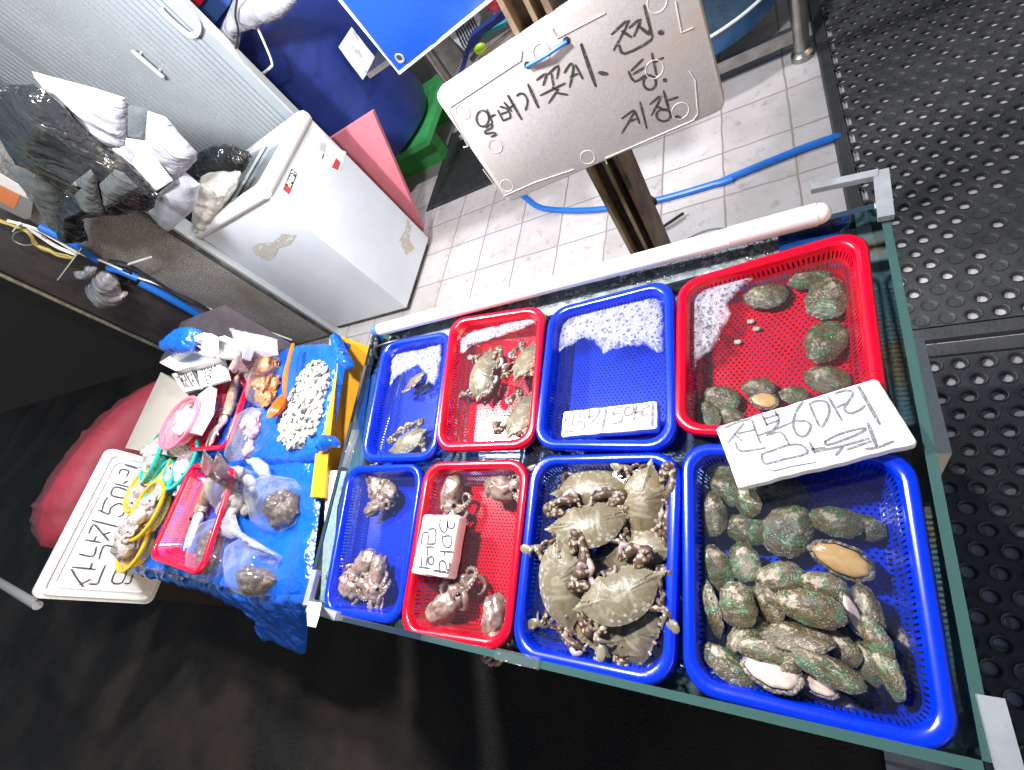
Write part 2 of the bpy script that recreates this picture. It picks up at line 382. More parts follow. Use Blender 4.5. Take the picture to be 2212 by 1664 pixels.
# water, glass, foam
def clear(name, tint, ior, rough, bs=0, bstr=.2, bd=.004, milk=None, extra=0):
    t = NT(name); o = t.obj(); n = t.bump(t.noise(bs, 3, o), bstr, bd) if bs else None
    tr = t.add('BsdfTransparent'); t.set(tr.inputs[0], tint); gl = t.add('BsdfGlossy'); gl.inputs['Roughness'].default_value = rough
    fr = t.add('Fresnel'); fr.inputs[0].default_value = ior
    if n is not None: t.lk(n, gl.inputs['Normal']); t.lk(n, fr.inputs['Normal'])
    m = t.add('MixShader'); t.set(m.inputs[0], t.math('ADD', fr.outputs[0], extra)); base = tr.outputs[0]
    if milk:
        d = t.add('BsdfDiffuse'); t.set(d.inputs[0], milk[0]); mm = t.add('MixShader'); mm.inputs[0].default_value = milk[1]; t.lk(base, mm.inputs[1]); t.lk(d.outputs[0], mm.inputs[2]); base = mm.outputs[0]
    t.lk(base, m.inputs[1]); t.lk(gl.outputs[0], m.inputs[2]); return t.end(m.outputs[0])
clear('water', (.96, .98, .98), 1.33, .015, 14, .2, .01, milk=((.5, .55, .6), .02))
clear('glass', (.78, .90, .87), 1.5, .01, milk=((.2, .33, .33), .3))
clear('glass_edge', (.45, .65, .6), 1.5, .05, milk=((.09, .19, .17), .5))
clear('lid_glass', (.8, .86, .88), 1.5, .03, milk=((.42, .48, .5), .6))
clear('bubble', (.99, .99, 1.0), 1.25, .02, extra=.06)
t = NT('foam'); o = t.obj()
v1 = t.vor(95, o); v3 = t.vor(45, o); v2 = t.vor(230, o); big = t.ramp(t.noise(20, 4, o), .55, .68)
ring = lambda v, r, w: t.math('SUBTRACT', 1.0, t.math('MINIMUM', 1.0, t.math('DIVIDE', t.math('ABSOLUTE', t.math('SUBTRACT', v, r)), w))); e1 = t.math('MAXIMUM', ring(v1, .34, .09), t.math('MULTIPLY', ring(v3, .3, .05), big)); e2 = ring(v2, .36, .14); inn = t.math('MAXIMUM', t.math('LESS_THAN', v1, .3), t.math('MULTIPLY', t.math('LESS_THAN', v3, .28), big))
k = t.math('SUBTRACT', t.math('MULTIPLY_ADD', e2, .3, .46), t.math('MULTIPLY', inn, .30)); k = t.math('MAXIMUM', k, t.math('MULTIPLY', e1, .95))
sf = t.add('SeparateXYZ'); t.lk(t.uv(), sf.inputs[0]); fade = t.ramp(t.math('ADD', sf.outputs[0], t.math('MULTIPLY', t.math('SUBTRACT', t.noise(70, 3, o), .5), 1.1)), .05, .95)
al = t.math('MULTIPLY', k, fade)
t.end(t.cut(t.bsdf((.82, .8, .88), .25, .6, 0, t.bump(t.math('ADD', e1, e2), .7, .004)), t.math('SUBTRACT', 1.0, al)))
# ---------------------------------------------------------------- setting
def sheet(name, x0, y0, x1, y1, z, m, **kw):
    return MB().add([(x0, y0, z), (x1, y0, z), (x1, y1, z), (x0, y1, z)], [(0, 1, 2, 3)], 0, False).build(name, m, **kw)
sheet('ground', -30, -12, 14, 14, 0, 'asphalt', kind='structure')
sheet('floor', -2.87, .86, 2.2, 4.6, .006, 'tiles', kind='structure')
sheet('pavement', .05, -.9, 2.2, .86, .006, 'tiles', kind='structure')

# ring mats
def ring_mat(x0, y0, x1, y1, z0, label):
    mb = MB(); jr = random.Random(9); P = .056; N = 12; h = .013; b = .05
    nx, ny = int((x1 - x0 - 2 * b) / P), int((y1 - y0 - 2 * b) / (P * .9))
    px, py = (x1 - x0 - 2 * b) / nx, (y1 - y0 - 2 * b) / ny
    for j in range(ny):
        for i in range(nx):
            cx = x0 + b + (i + .5 + (.25 if j % 2 else -.25)) * px; cy = y0 + b + (j + .5) * py; jx, jy = jr.uniform(-.0015, .0015), jr.uniform(-.0015, .0015); vs = []
            for r, z in ((0, h), (.0215, h), (.0205, h + .003), (.0175, h + .002), (.0145, h - .003), (.0135, 0)):
                for k in range(N):
                    a = 2 * PI * (k + .5) / N; c, s = math.cos(a), math.sin(a)
                    if r == 0:
                        q = 1 / max(abs(c), abs(s)); vs.append((max(x0 + b, min(x1 - b, cx + c * q * px / 2)), cy + s * q * py / 2, z0 + z))
                    else: vs.append((cx + jx + c * r, cy + jy + s * r, z0 + z))
            mb.add(vs, [(l * N + k, l * N + (k + 1) % N, (l + 1) * N + (k + 1) % N, (l + 1) * N + k) for l in range(5) for k in range(N)] + ([tuple(range(4 * N, 5 * N))] if noise.noise(V((cx * 2.2, cy * 2.2, 3))) + jr.uniform(-.35, .35) > .33 else []), 0)
    root = mb.build('rubber_mat', 'black_rubber', label=label, cat='floor mat', group='black ring mats on the floor', angle=30)
    fr = MB()
    for a, c in (((x0, y0), (x0 + b, y1)), ((x1 - b, y0), (x1, y1)), ((x0 + b, y0), (x1 - b, y0 + b)), ((x0 + b, y1 - b), (x1 - b, y1))):
        fr.hexa([V((a[0], a[1], z0)), V((c[0], a[1], z0)), V((c[0], c[1], z0)), V((a[0], c[1], z0))], [V((a[0] + .006, a[1] + .006, z0 + h + .002)), V((c[0] - .006, a[1] + .006, z0 + h + .002)), V((c[0] - .006, c[1] - .006, z0 + h + .002)), V((a[0] + .006, c[1] - .006, z0 + h + .002))])
        for q in range(5):
            if c[1] - a[1] > .3: xx = a[0] + .01 + q * .0075; fr.box((xx, a[1] + .01, z0 + h + .002), (xx + .003, c[1] - .01, z0 + h + .0045))
    fr.build('border', 'black_rubber', root)
ring_mat(.170, .885, 1.75, 4.3, .007, 'black rubber ring mat with big round holes, stretching away beside the white tiles')
ring_mat(.172, -1.0, 1.75, .880, .007, 'black rubber ring mat with big round holes alongside the glass tank, nearer the camera')
# ---------------------------------------------------------------- glass tank
RZ_ = .80
g_bl, g_br, g_fr, g_fl = [atz(p, .80) for p in ((812, 718), (1898, 452), (2120, 1642), (664, 1312))]
tank = thing('fish_tank', (-.5, .33, 0), 'long glass tank of water holding eight coloured trays on a steel stand', 'fish tank')
def pane(name, a, b, z0, z1, th, m):
    d = (b - a).normalized(); n = V((d.y, -d.x, 0)) * th
    A = [V((a.x, a.y, z0)), V((b.x, b.y, z0)), V((b.x + n.x, b.y + n.y, z0)), V((a.x + n.x, a.y + n.y, z0))]
    B = [V((q.x, q.y, z1)) for q in A]
    MB().hexa(A, B).build(name, m, tank)
def edge(a, b, z, th):
    d = (b - a).normalized(); n = V((d.y, -d.x, 0)) * th; 
    A = [a, b, b + n, a + n]; MB().hexa([V((q.x, q.y, z)) for q in A], [V((q.x, q.y, z + .004)) for q in A]).build('glass_rim', 'glass_edge', tank)
C4 = [g_fl, g_fr, g_br, g_bl]
for i in range(4):
    a, b = C4[i], C4[(i + 1) % 4]; top = .80
    pane('glass_pane', a, b, .42, top, .012, 'glass'); edge(a, b, top, .012)
MB().hexa([V((q.x, q.y, .40)) for q in C4], [V((q.x, q.y, .42)) for q in C4]).build('tank_floor', mat('tank_floor', (.10, .26, .32), .3, col2=(.14, .16, .08), ns=7), tank)
fr = MB()
for q in C4: fr.box((q.x - .02, q.y - .02, .004), (q.x + .02, q.y + .02, .398))
for i in range(4):
    a, b = C4[i], C4[(i + 1) % 4]; fr.tube([(a.x, a.y, .385), (b.x, b.y, .385)], .012, 6, smooth=False)
fr.build('stand', 'dark_panel', tank)
def corner_clip(p, q, r, z0, z1, w=.022, L=.11, name='corner_bracket'):
    mb = MB()
    for e in (q, r):
        d = (e - p); d.z = 0; d.normalize(); n = V((d.y, -d.x, 0))
        a = p - n * .018; b = a + d * L; c = b + n * .036; dd = a + n * .036
        mb.hexa([V((k.x, k.y, z1)) for k in (a, b, c, dd)], [V((k.x, k.y, z1 + .003)) for k in (a, b, c, dd)])
    mb.build(name, 'alu', tank)
def bar(a, b, w, h, m, name, parent):
    a, b = V(a), V(b); d = (b - a).normalized(); n = d.cross(V((0, 0, 1))).normalized() * w / 2; u = n.cross(d).normalized() * h / 2
    return MB().hexa([a + n + u, a - n + u, a - n - u, a + n - u], [b + n + u, b - n + u, b - n - u, b + n - u]).build(name, m, parent)
bar(atz((1752, 408), .815), atz((1897, 377), .815), .016, .012, 'alu', 'corner_bracket', tank)
bar(atz((1903, 372), .814), atz((1914, 472), .814), .022, .012, 'alu', 'corner_bracket', tank)
bar(atz((2138, 1504), .812), atz((2185, 1680), .812), .022, .01, 'alu', 'corner_bracket', tank)
bar(atz((668, 1312), .808), atz((730, 1332), .808), .018, .014, 'alu', 'corner_bracket', tank)
bar(atz((664, 1308), .808), atz((684, 1232), .808), .020, .014, 'alu', 'corner_bracket', tank)
bar(atz((745, 1010), .808), atz((768, 930), .808), .018, .012, film('tape_clear', (.93, .93, .92), .06, .1, (.7, .7, .68), 60, .9), 'tape_strip', tank)
bar(atz((1070, 1412), .806), atz((1165, 1434), .806), .018, .005, 'tape_clear', 'tape_strip', tank)
ins = lambda q, k=.014: V((q.x, q.y, 0)) + (V((-.5, .33, 0)) - V((q.x, q.y, 0))).normalized() * k
wq = [ins(q) for q in C4]; ww = MB(); N = 40
grid = [(wq[0].lerp(wq[1], i / N)).lerp(wq[3].lerp(wq[2], i / N), j / 24) for j in range(25) for i in range(N + 1)]
ww.add([V((p.x, p.y, .774 + .0018 * noise.noise(V((p.x * 14, p.y * 14, 0))))) for p in grid], [(j * (N + 1) + i, j * (N + 1) + i + 1, (j + 1) * (N + 1) + i + 1, (j + 1) * (N + 1) + i) for j in range(24) for i in range(N)])
ww.build('water', 'water', kind='structure')
# white tube along the back of the tank
a, b = atz((816, 714), .822), atz((1770, 462), .822)
tl = thing('light_tube', a, 'long white tube lying along the back rim of the glass tank', 'tube')
d = (b - a).normalized(); R = .0195
MB().tube([a + d * .012, b], R, 20).ball(b, (R, R, R), 0).build('tube_body', 'tube_white', tl)
MB().tube([a - d * .012, a + d * .012], R * 1.04, 20).build('end_cap', mat('cap_blue', (.06, .12, .4), .4), tl)
sl0 = a.lerp(b, .872); MB().tube([sl0, b - d * .004], R * 1.1, 20).build('sleeve', film('sleeve_film', (.97, .97, .97), .5, .2, (.85, .84, .84), 20, .3), tl)
MB().tube(smoothpath([a - d * .01 + V((0, -.004, -.006)), atz((845, 722), .795), atz((862, 733), .80), atz((835, 742), .812), atz((812, 752), .806), atz((815, 775), .78)]), .0042, 6).build('cord', 'wire_black', tl)
# blue crates that carry the trays
def loopbox(c, w, h, r, n=6):
    out = []
    for qx, qy, a0 in ((1, 1, 0), (-1, 1, 90), (-1, -1, 180), (1, -1, 270)):
        for k in range(n + 1):
            a = math.radians(a0 + 90 * k / n); out.append((c[0] + qx * (w / 2 - r) + r * math.cos(a), c[1] + qy * (h / 2 - r) + r * math.sin(a)))
    return out
def tray(mb_parts, quad, zr, depth, col, w, h, name, label, cat, group, rim=.019, taper=.02, R=.045, parentname=None):
    """quad: BL,BR,TR,TL corners in xy"""
    BL, BR, TR, TL = [V((q[0], q[1], 0)) for q in quad]
    def mp(x, y, z): 
        u, v = x / w + .5, y / h + .5; p = BL.lerp(BR, u).lerp(TL.lerp(TR, u), v); return V((p.x, p.y, zr + z))
    prof = [(0, -.016, .0), (0, -.004, 0), (.003, 0, 0), (.0065, .0012, 0), (rim - .003, .0005, 0), (rim, -.003, 0), (rim + .001, -.012, 0)]
    def ring(ins, z): return [mp(x, y, z) for x, y in loopbox((0, 0), w - 2 * ins, h - 2 * ins, max(.012, R - ins * .6))]
    c = BL.lerp(TR, .5); root = thing(name, (c.x, c.y, zr - depth), label, cat, group)
    n = len(loopbox((0, 0), 1, 1, .1))
    rm = MB(); vs = []
    for i, z, _ in prof: vs += ring(i, z)
    rm.add(vs, [(l * n + k, l * n + (k + 1) % n, (l + 1) * n + (k + 1) % n, (l + 1) * n + k) for l in range(len(prof) - 1) for k in range(n)])
    rm.build('rim', col + '_rim', root, angle=50)
    L0 = loopbox((0, 0), w, h, R); per = [0]
    for k in range(n): a, b = L0[k], L0[(k + 1) % n]; per.append(per[-1] + math.hypot(b[0] - a[0], b[1] - a[1]))
    wl = MB(); A = ring(rim + .001, -.012); B = ring(rim + .001 + taper, -depth)
    wl.add(A + B, [(k, (k + 1) % n, n + (k + 1) % n, n + k) for k in range(n)], 0, True, [((per[k], 0), (per[k + 1], 0), (per[k + 1], 1), (per[k], 1)) for k in range(n)])
    wl.build('side_wall', col + '_wall', root)
    bs = MB(); i2 = rim + .001 + taper; pts = loopbox((0, 0), w - 2 * i2, h - 2 * i2, max(.012, R - i2 * .6))
    bs.add([mp(x, y, -depth) for x, y in pts], [tuple(range(n))], 0, False, [tuple(pts)])
    bs.build('base', col + '_base', root)
    return root, mp
TR = {}
def D4(*p): return p
tray_px = {  # BL, BR, TR, TL
 'b1': ('blue', [(776, 997), (938, 993), (974, 712), (828, 738)]), 'b2': ('red', [(936, 974), (1153, 966), (1178, 656), (972, 688)]),
 'b3': ('blue', [(1150, 967), (1462, 972), (1454, 597), (1186, 668)]), 'b4': ('red', [(1455, 935), (1930, 950), (1872, 486), (1462, 608)]),
 'f1': ('blue', [(691, 1328), (862, 1352), (915, 1000), (750, 1006)]), 'f2': ('red', [(858, 1375), (1098, 1412), (1144, 991), (918, 998)]),
 'f3': ('blue', [(1101, 1420), (1456, 1496), (1472, 974), (1148, 984)]), 'f4': ('blue', [(1474, 1494), (2090, 1652), (1975, 968), (1472, 956)])}
tray_lab = {'b1': 'small blue sieve tray with foam and two crabs, beside the yellow box', 'b2': 'red sieve tray with crabs and foam, in the back row between two blue trays',
 'b3': 'blue sieve tray half full of foam with no animals in it', 'b4': 'large red sieve tray with abalones and foam in the back corner',
 'f1': 'blue sieve tray of small octopuses at the left front corner of the tank', 'f2': 'red sieve tray of small octopuses with a white foam sign on its edge',
 'f3': 'blue sieve tray crowded with spotted swimming crabs', 'f4': 'largest blue sieve tray heaped with abalones in the front corner'}
for k, (c, q) in tray_px.items():
    zr = .806 if k[0] == 'b' else .80
    Q = [atz(p, zr) for p in q]
    dep = .078
    TR[k] = tray(None, Q, zr, dep, c, .30, .37, 'sieve_tray', tray_lab[k], 'tray', 'sieve trays standing in the glass tank', R=.05 if k[1] != '4' else .045)
for x0, x1, lb in ((-1.12, -.58, 'dark blue perforated crate under water below the smaller trays'), (-.55, .10, 'dark blue perforated crate under water below the larger trays')):
    for y0, y1 in ((-.06, .70),):
        tray(None, [(x0, y0), (x1, y0), (x1, y1), (x0, y1)], .715, .29, 'navy', x1 - x0, y1 - y0, 'crate', lb, 'crate', 'perforated crates carrying the trays', R=.05)
        nb = MB(); nb.add([(x0 + .02, y0 + .02, .716), (x1 - .02, y0 + .02, .716), (x1 - .02, y1 - .02, .716), (x0 + .02, y1 - .02, .716)], [(0, 1, 2, 3)], 0, False, [((x0, y0), (x1, y0), (x1, y1), (x0, y1))])
        pr = [o for o in bpy.data.objects if o.type == 'EMPTY' and o.get('label') == lb][0]
        nb.build('mesh_top', 'navy_base', pr)
# pale ledge under the water along the back pane, bubbles over it
L_ = [atz(p, .768) for p in Zp(Z7, (-760, 640), (1480, 125), (1490, 240), (-740, 840))]
MB().hexa([V((p.x, p.y, .758)) for p in L_], [V((p.x, p.y, .768)) for p in L_]).build('ledge', mat('ledge_grey', (.52, .54, .54), .25, col2=(.22, .25, .25), ns=22, bs=30, bstr=.4), tank)
sm_ = mat('gap_fill', (.10, .22, .26), .3, col2=(.20, .17, .09), ns=9, nlo=.45, nhi=.6, bs=30, bstr=.3)  # colour of strips added to lighten the black gaps between trays and panes
for q_ in (((1858, 520), (1898, 500), (2100, 1620), (2040, 1640)), ((700, 1330), (690, 1290), (2080, 1560), (2100, 1640)), ((806, 760), (850, 750), (730, 1310), (684, 1318))):
    L_ = [atz(p, .70) for p in q_]; MB().hexa([V((p.x, p.y, .694)) for p in L_], [V((p.x, p.y, .70 + .002 * (q_[0][0] == 700))) for p in L_]).build('ledge', sm_, tank)
# drops clinging to the tray walls
clear('drop', (.97, .98, 1.0), 1.4, .02, extra=.18)
for k, nd in (('f4', 150), ('f3', 90), ('b4', 110), ('b2', 50), ('f2', 50), ('f1', 40)):
    root, mp = TR[k]; rd = random.Random(nd); mb = MB()
    for j in range(nd):
        side = rd.choice((0, 1, 1, 2)); u = rd.uniform(-.5, .5); zz = rd.uniform(-.068, -.02) if rd.random() < .5 else -.066
        iw = .021 + .02 * (-zz - .012) / .066
        x, y = ((.15 - iw, u * .28) if side == 1 else (u * .22, -.185 + iw) if side == 0 else (-.15 + iw, u * .28))
        r = rd.uniform(.0008, .0024); mb.ball(mp(x, y, zz), (r, r, r), 0, 7, 5)
    o = mb.build('water_drops', 'drop', root); o['kind'] = 'stuff'
# foam on the water
def foam(poly, name, big=.05, z=.7775, n=70):
    pts = [atz(p, z) for p in poly]; P2 = [(p.x, p.y) for p in pts]; mb = MB(); rnd = random.Random(len(poly) * 7 + int(poly[0][0]))
    P2 = [(a + .004 * noise.noise(V((a * 60, b * 60, 0))), b + .004 * noise.noise(V((a * 60, b * 60, 9)))) for a, b in resample(P2, .008)]
    mb.puff(P2, (0, 0, z), (1, 0, 0), (0, 1, 0), .004, res=.009, m=0, edge=.22, uvh=True)
    xs = [p[0] for p in P2]; ys = [p[1] for p in P2]; k = 0
    while k < n:
        q = (rnd.uniform(min(xs), max(xs)), rnd.uniform(min(ys), max(ys)))
        if not inside(q, P2): n -= .2; continue
        r = .002 + .006 * rnd.random() ** 4; k += 1
        mb.ball((q[0], q[1], z + .003), (r, r, r * .8), 1, 10, 6)
    o = mb.build('foam', ['foam', 'bubble']); o['kind'] = 'stuff'; tag(o, name, 'foam', None, 'stuff')
foam(Zp(Z6, (600, 790), (640, 745), (800, 712), (960, 670), (965, 760), (945, 880), (910, 975), (870, 950), (845, 990), (850, 900), (790, 835), (720, 870), (640, 915), (585, 985)), 'white foam floating in the small blue tray next to the yellow box')
foam(Zp(Z6, (1100, 640), (1160, 590), (1400, 530), (1640, 465), (1645, 520), (1560, 560), (1420, 610), (1310, 650), (1180, 690), (1115, 750), (1080, 800)), 'thin band of white foam along the back of the smaller red tray')
foam(Zp(Z7, (195, 830), (240, 620), (300, 555), (560, 480), (800, 450), (825, 560), (825, 830), (790, 815), (700, 770), (600, 775), (480, 820), (430, 745), (370, 720), (300, 770), (255, 780)), 'white foam covering the back half of the tray without animals', n=110)
foam(Zp(Z7, (960, 420), (1040, 350), (1300, 290), (1560, 225), (1440, 320), (1290, 420), (1200, 520), (1215, 590), (1150, 720), (1100, 800), (1030, 850), (985, 960), (960, 800)), 'pinkish white foam in the back left corner of the large red tray', n=130)
mb = MB(); rnd = random.Random(5)
for k in range(420):
    u = rnd.random(); x, y = -700 + u * 2150, 680 - u * 500 + rnd.uniform(-50, 60); q = atz(Z7(x, y), .777); r = .0022 + .006 * rnd.random() ** 3
    mb.ball((q.x, q.y, .777), (r, r, r * .8), 0, 10, 6)
o = mb.build('bubbles', 'bubble'); tag(o, 'bubbles on the water strip between the white tube and the trays', 'bubbles', None, 'stuff')
# ---------------------------------------------------------------- post and its big foam sign
post = thing('steel_post', (-.41, 1.2, 0), 'rusty steel beam standing behind the tank and carrying the white foam sign', 'post')
x0, x1, y0, y1 = -.468, -.372, 1.115, 1.245
for a, b, m in ((x0, x0 + .012, 'rust_flange'), (x1 - .014, x1, 'rust_post')): MB().box((a, y0, .006), (b, y1, 2.7), 0).build('flange', m, post)
MB().box((x0 + .012, y0 + .045, .006), (x1 - .014, y0 + .06, 2.7)).build('web', 'rust_post', post)
MB().box((x0 + .045, y0 + .012, .006), (x0 + .056, y0 + .045, 2.7)).build('rib', 'rust_flange', post)
MB().box((x0 - .05, y0 - .05, .006), (x1 + .05, y1 + .05, .02)).build('base_plate', 'rust_post', post)
def loop3(c, rx, ry, n=24, z=0, seedv=0): return [V((c[0] + rx * math.cos(2 * PI * i / n), c[1] + ry * math.sin(2 * PI * i / n), c[2] + z * math.sin(4 * PI * i / n + seedv))) for i in range(n + 1)]
MB().tube(loop3((-.33, 1.42, .03), .15, .12, 28, .012), .005, 6).build('wire_ring', 'wire_grey', label='loose ring of grey wire lying on the tiles around the post foot', cat='wire')
MB().tube(smoothpath([aty(Z2(1680, 1050), 1.245), aty(Z2(1730, 1060), 1.25), aty(Z2(1770, 1085), 1.25), aty(Z2(1768, 1105), 1.25)]), .006, 6).build('hose_hook', 'wire_black', post)
MB().tube(smoothpath([atz(Z2(1765, 1258), .02), atz(Z2(1850, 1200), .03), atz(Z2(1922, 1152), .03)]), .007, 6).build('rubber_strip', 'wire_black', label='short black rubber strip on the tiles right of the post', cat='strip')
class Board:
    def __init__(s, TL, TR, BL):
        s.o = V(TL); u = V(TR) - s.o; v = V(BL) - s.o; s.w, s.h = u.length, v.length; s.u = u.normalized(); s.d = (v - s.u * v.dot(s.u)).normalized(); s.n = s.d.cross(s.u)   # d = down the sheet
        if s.n.dot(CAM - s.o) < 0: s.n = -s.n
    def p(s, x, y, z=0): return s.o + s.u * x + s.d * y + s.n * z
    def to(s, pix):
        q = onpl(pix, s.o, s.n) - s.o; return q.dot(s.u), q.dot(s.d)
def foam_sheet(bd, th, m, R=.02, rough=0, seedv=0, mb=None):
    mb = mb or MB(); L = loopbox((bd.w / 2, bd.h / 2), bd.w, bd.h, R, 5)
    if rough:
        L = resample(L, .008); L = [(x + rough * noise.noise(V((x * 50, y * 50, seedv))), y + rough * noise.noise(V((x * 50, y * 50, seedv + 9)))) for x, y in L]
    n = len(L); c = (bd.w / 2, bd.h / 2); sc = lambda k: [(c[0] + (x - c[0]) * (1 - k / bd.w * 2), c[1] + (y - c[1]) * (1 - k / bd.h * 2)) for x, y in L]
    rings = [(0.001, -th), (0, -th + .003), (0, -.005), (.0012, -.0015), (.004, 0)]
    vs = []
    for k, z in rings: vs += [bd.p(x, y, z) for x, y in sc(k)]
    fs = [(l * n + k, l * n + (k + 1) % n, (l + 1) * n + (k + 1) % n, (l + 1) * n + k) for l in range(len(rings) - 1) for k in range(n)]
    fs += [tuple(reversed(range(n))), tuple(range((len(rings) - 1) * n, len(rings) * n))]
    return mb.add(vs, fs)
bd = Board((-.707, 1.084, 1.19), (-.108, 1.096, 1.207), (-.726, 1.051, .852))
sg = thing('foam_sign', bd.p(.3, .34), 'big white foam box lid tied to the rusty post, with handwriting in two columns', 'sign')
mb = foam_sheet(bd, .035, 'styro')
def rl(*pts, r=.0018):
    P = [bd.p(*bd.to(q), .0004) for q in Zp(Z2, *pts)]; mb.tube(P, r, 6)
for pts in (((1955, 385), (1985, 430), (2000, 615), (1975, 650), (1500, 855), (1510, 885)), ((1330, 915), (1120, 985), (950, 1060), (910, 1010), (840, 915)), ((650, 585), (760, 790), (735, 795)), ((660, 580), (1045, 325), (1050, 275)), ((1215, 155), (1240, 205), (1500, 70)), ((1880, 10), (1912, 175), (1975, 150))): rl(*pts)
for c in ((730, 605), (905, 790), (1405, 850), (968, 1003), (1155, 285), (1905, 600), (1765, 375), (1780, 10)):
    x, y = bd.to(Z2(*c)); mb.tube([bd.p(x + .0185 * math.cos(a * PI / 10), y + .0185 * math.sin(a * PI / 10), -.0003) for a in range(21)], .0016, 6)
mb.build('board', 'styro_pinkish', sg)
TX = [ell((838, 640), 33, 43, z=Z2), Zp(Z2, (862, 590), (890, 662)), Zp(Z2, (880, 632), (905, 618)), Zp(Z2, (856, 690), (886, 668), (886, 690), (852, 708), (856, 722), (890, 716), (912, 726), (884, 738)),
      Zp(ZA, (1430, 1400), (1470, 1480), (1500, 1535)), Zp(ZA, (1460, 1355), (1540, 1380), (1585, 1450), (1588, 1500)), Zp(ZA, (1455, 1455), (1550, 1420)), Zp(ZA, (1500, 1532), (1588, 1495)), Zp(ZA, (1510, 1300), (1605, 1412)), Zp(ZA, (1580, 1370), (1640, 1330)), [1.25] + Zp(ZA, (1560, 1215), (1730, 1515)),
      Zp(ZA, (1670, 1218), (1715, 1188), (1765, 1200), (1805, 1270), (1800, 1340), (1780, 1400)), [1.3] + Zp(ZA, (1815, 1075), (1945, 1365)),
      Zp(Z2, (1130, 432), (1182, 398), (1165, 460)), Zp(Z2, (1190, 402), (1247, 356), (1238, 425)), Zp(Z2, (1210, 400), (1220, 462)), Zp(Z2, (1150, 515), (1282, 450)), Zp(Z2, (1215, 472), (1240, 488)), Zp(Z2, (1246, 482), (1195, 556)), Zp(Z2, (1232, 500), (1296, 512)),
      Zp(Z2, (1280, 392), (1312, 345), (1328, 370), (1308, 470)), Zp(Z2, (1312, 415), (1350, 398)), Zp(Z2, (1340, 352), (1378, 425)), [1.4] + Zp(Z2, (1370, 240), (1448, 465)), [1.6] + Zp(Z2, (1468, 392), (1510, 400)),
      Zp(Z2, (1535, 185), (1628, 108), (1546, 270)), Zp(Z2, (1590, 168), (1640, 200)), Zp(Z2, (1630, 150), (1690, 105), (1655, 195)), Zp(Z2, (1680, 140), (1735, 185)), Zp(Z2, (1710, 30), (1752, 190)), Zp(Z2, (1575, 245), (1606, 290), (1748, 215), (1735, 165)), [1.8] + Zp(Z2, (1792, 174), (1810, 178)),
      Zp(Z2, (1640, 382), (1702, 320)), Zp(Z2, (1652, 400), (1722, 358)), Zp(Z2, (1625, 385), (1660, 440), (1725, 400)), Zp(Z2, (1752, 288), (1776, 402)), Zp(Z2, (1765, 335), (1812, 312)), ell((1740, 446), 34, 38, z=Z2), [1.6] + Zp(Z2, (1818, 428), (1826, 438)),
      Zp(Z2, (1590, 640), (1656, 595), (1632, 650), (1590, 718)), Zp(Z2, (1632, 655), (1672, 640)), Zp(Z2, (1660, 600), (1685, 665)), Zp(Z2, (1688, 552), (1724, 692)),
      Zp(Z2, (1742, 562), (1802, 518), (1750, 622)), Zp(Z2, (1778, 572), (1818, 596)), Zp(Z2, (1815, 490), (1845, 600)), Zp(Z2, (1830, 545), (1892, 524)), ell((1815, 622), 38, 32, z=Z2), [1.8] + Zp(Z2, (1880, 632), (1904, 638))]
strokes(TX, bd.o, bd.n, .0056).build('lettering', 'marker_dark', sg)
ca, cb2 = onpl(Z2(1080, 352), bd.o, bd.n), onpl(Z2(1292, 220), bd.o, bd.n)
MB().tube([ca - bd.n * .01, ca + bd.n * .006, ca.lerp(cb2, .5) + bd.n * .012, cb2 + bd.n * .006, cb2 - bd.n * .01], .0042, 8).build('cord', 'hose_blue', sg)
for q, nm in ((ca, 0), (cb2, 1)): MB().lathe([(0, 0), (.008, 0)], (0, 0, 0), 12).build('tie_hole', 'sticker_dark', sg).matrix_basis = Matrix.Translation(q + bd.n * .0008) @ bd.n.to_track_quat('Z', 'Y').to_matrix().to_4x4()
# ---------------------------------------------------------------- freezer
fz = thing('chest_freezer', (-2.45, 1.84, 0), 'white chest freezer with sliding glass lids and a small red and black sticker', 'freezer')
fx0, fx1, fy0, fy1 = -2.806, -2.090, 1.552, 2.135
def rbox(mb, x0, x1, y0, y1, z0, z1, R=.025, m=0):
    L = loopbox(((x0 + x1) / 2, (y0 + y1) / 2), x1 - x0, y1 - y0, R, 4); n = len(L)
    return mb.add([(x, y, z0) for x, y in L] + [(x, y, z1) for x, y in L], [(k, (k + 1) % n, n + (k + 1) % n, n + k) for k in range(n)] + [tuple(reversed(range(n))), tuple(range(n, 2 * n))], m)
rbox(MB(), fx0, fx1, fy0, fy1, .05, .998, .008).build('body', 'freezer_white', fz)
rbox(MB(), fx0 + .02, fx1 - .03, fy0 + .02, fy1 - .02, .006, .049, .01).build('plinth', 'rail_metal', fz)
rmb = MB(); vs = []; pr = [(0, .996), (-.010, 1.0), (-.014, 1.025), (-.009, 1.05), (.004, 1.061), (.03, 1.063), (.045, 1.055), (.052, 1.035), (.056, 1.0)]
for i, z in pr: vs += [(x, y, z) for x, y in loopbox(((fx0 + fx1) / 2, (fy0 + fy1) / 2), fx1 - fx0 - 2 * i, fy1 - fy0 - 2 * i, .03, 5)]
n = len(vs) // len(pr); rmb.add(vs, [(l * n + k, l * n + (k + 1) % n, (l + 1) * n + (k + 1) % n, (l + 1) * n + k) for l in range(len(pr) - 1) for k in range(n)])
rmb.build('rim', 'white_plastic', fz, angle=60)
xm = (fx0 + fx1) / 2
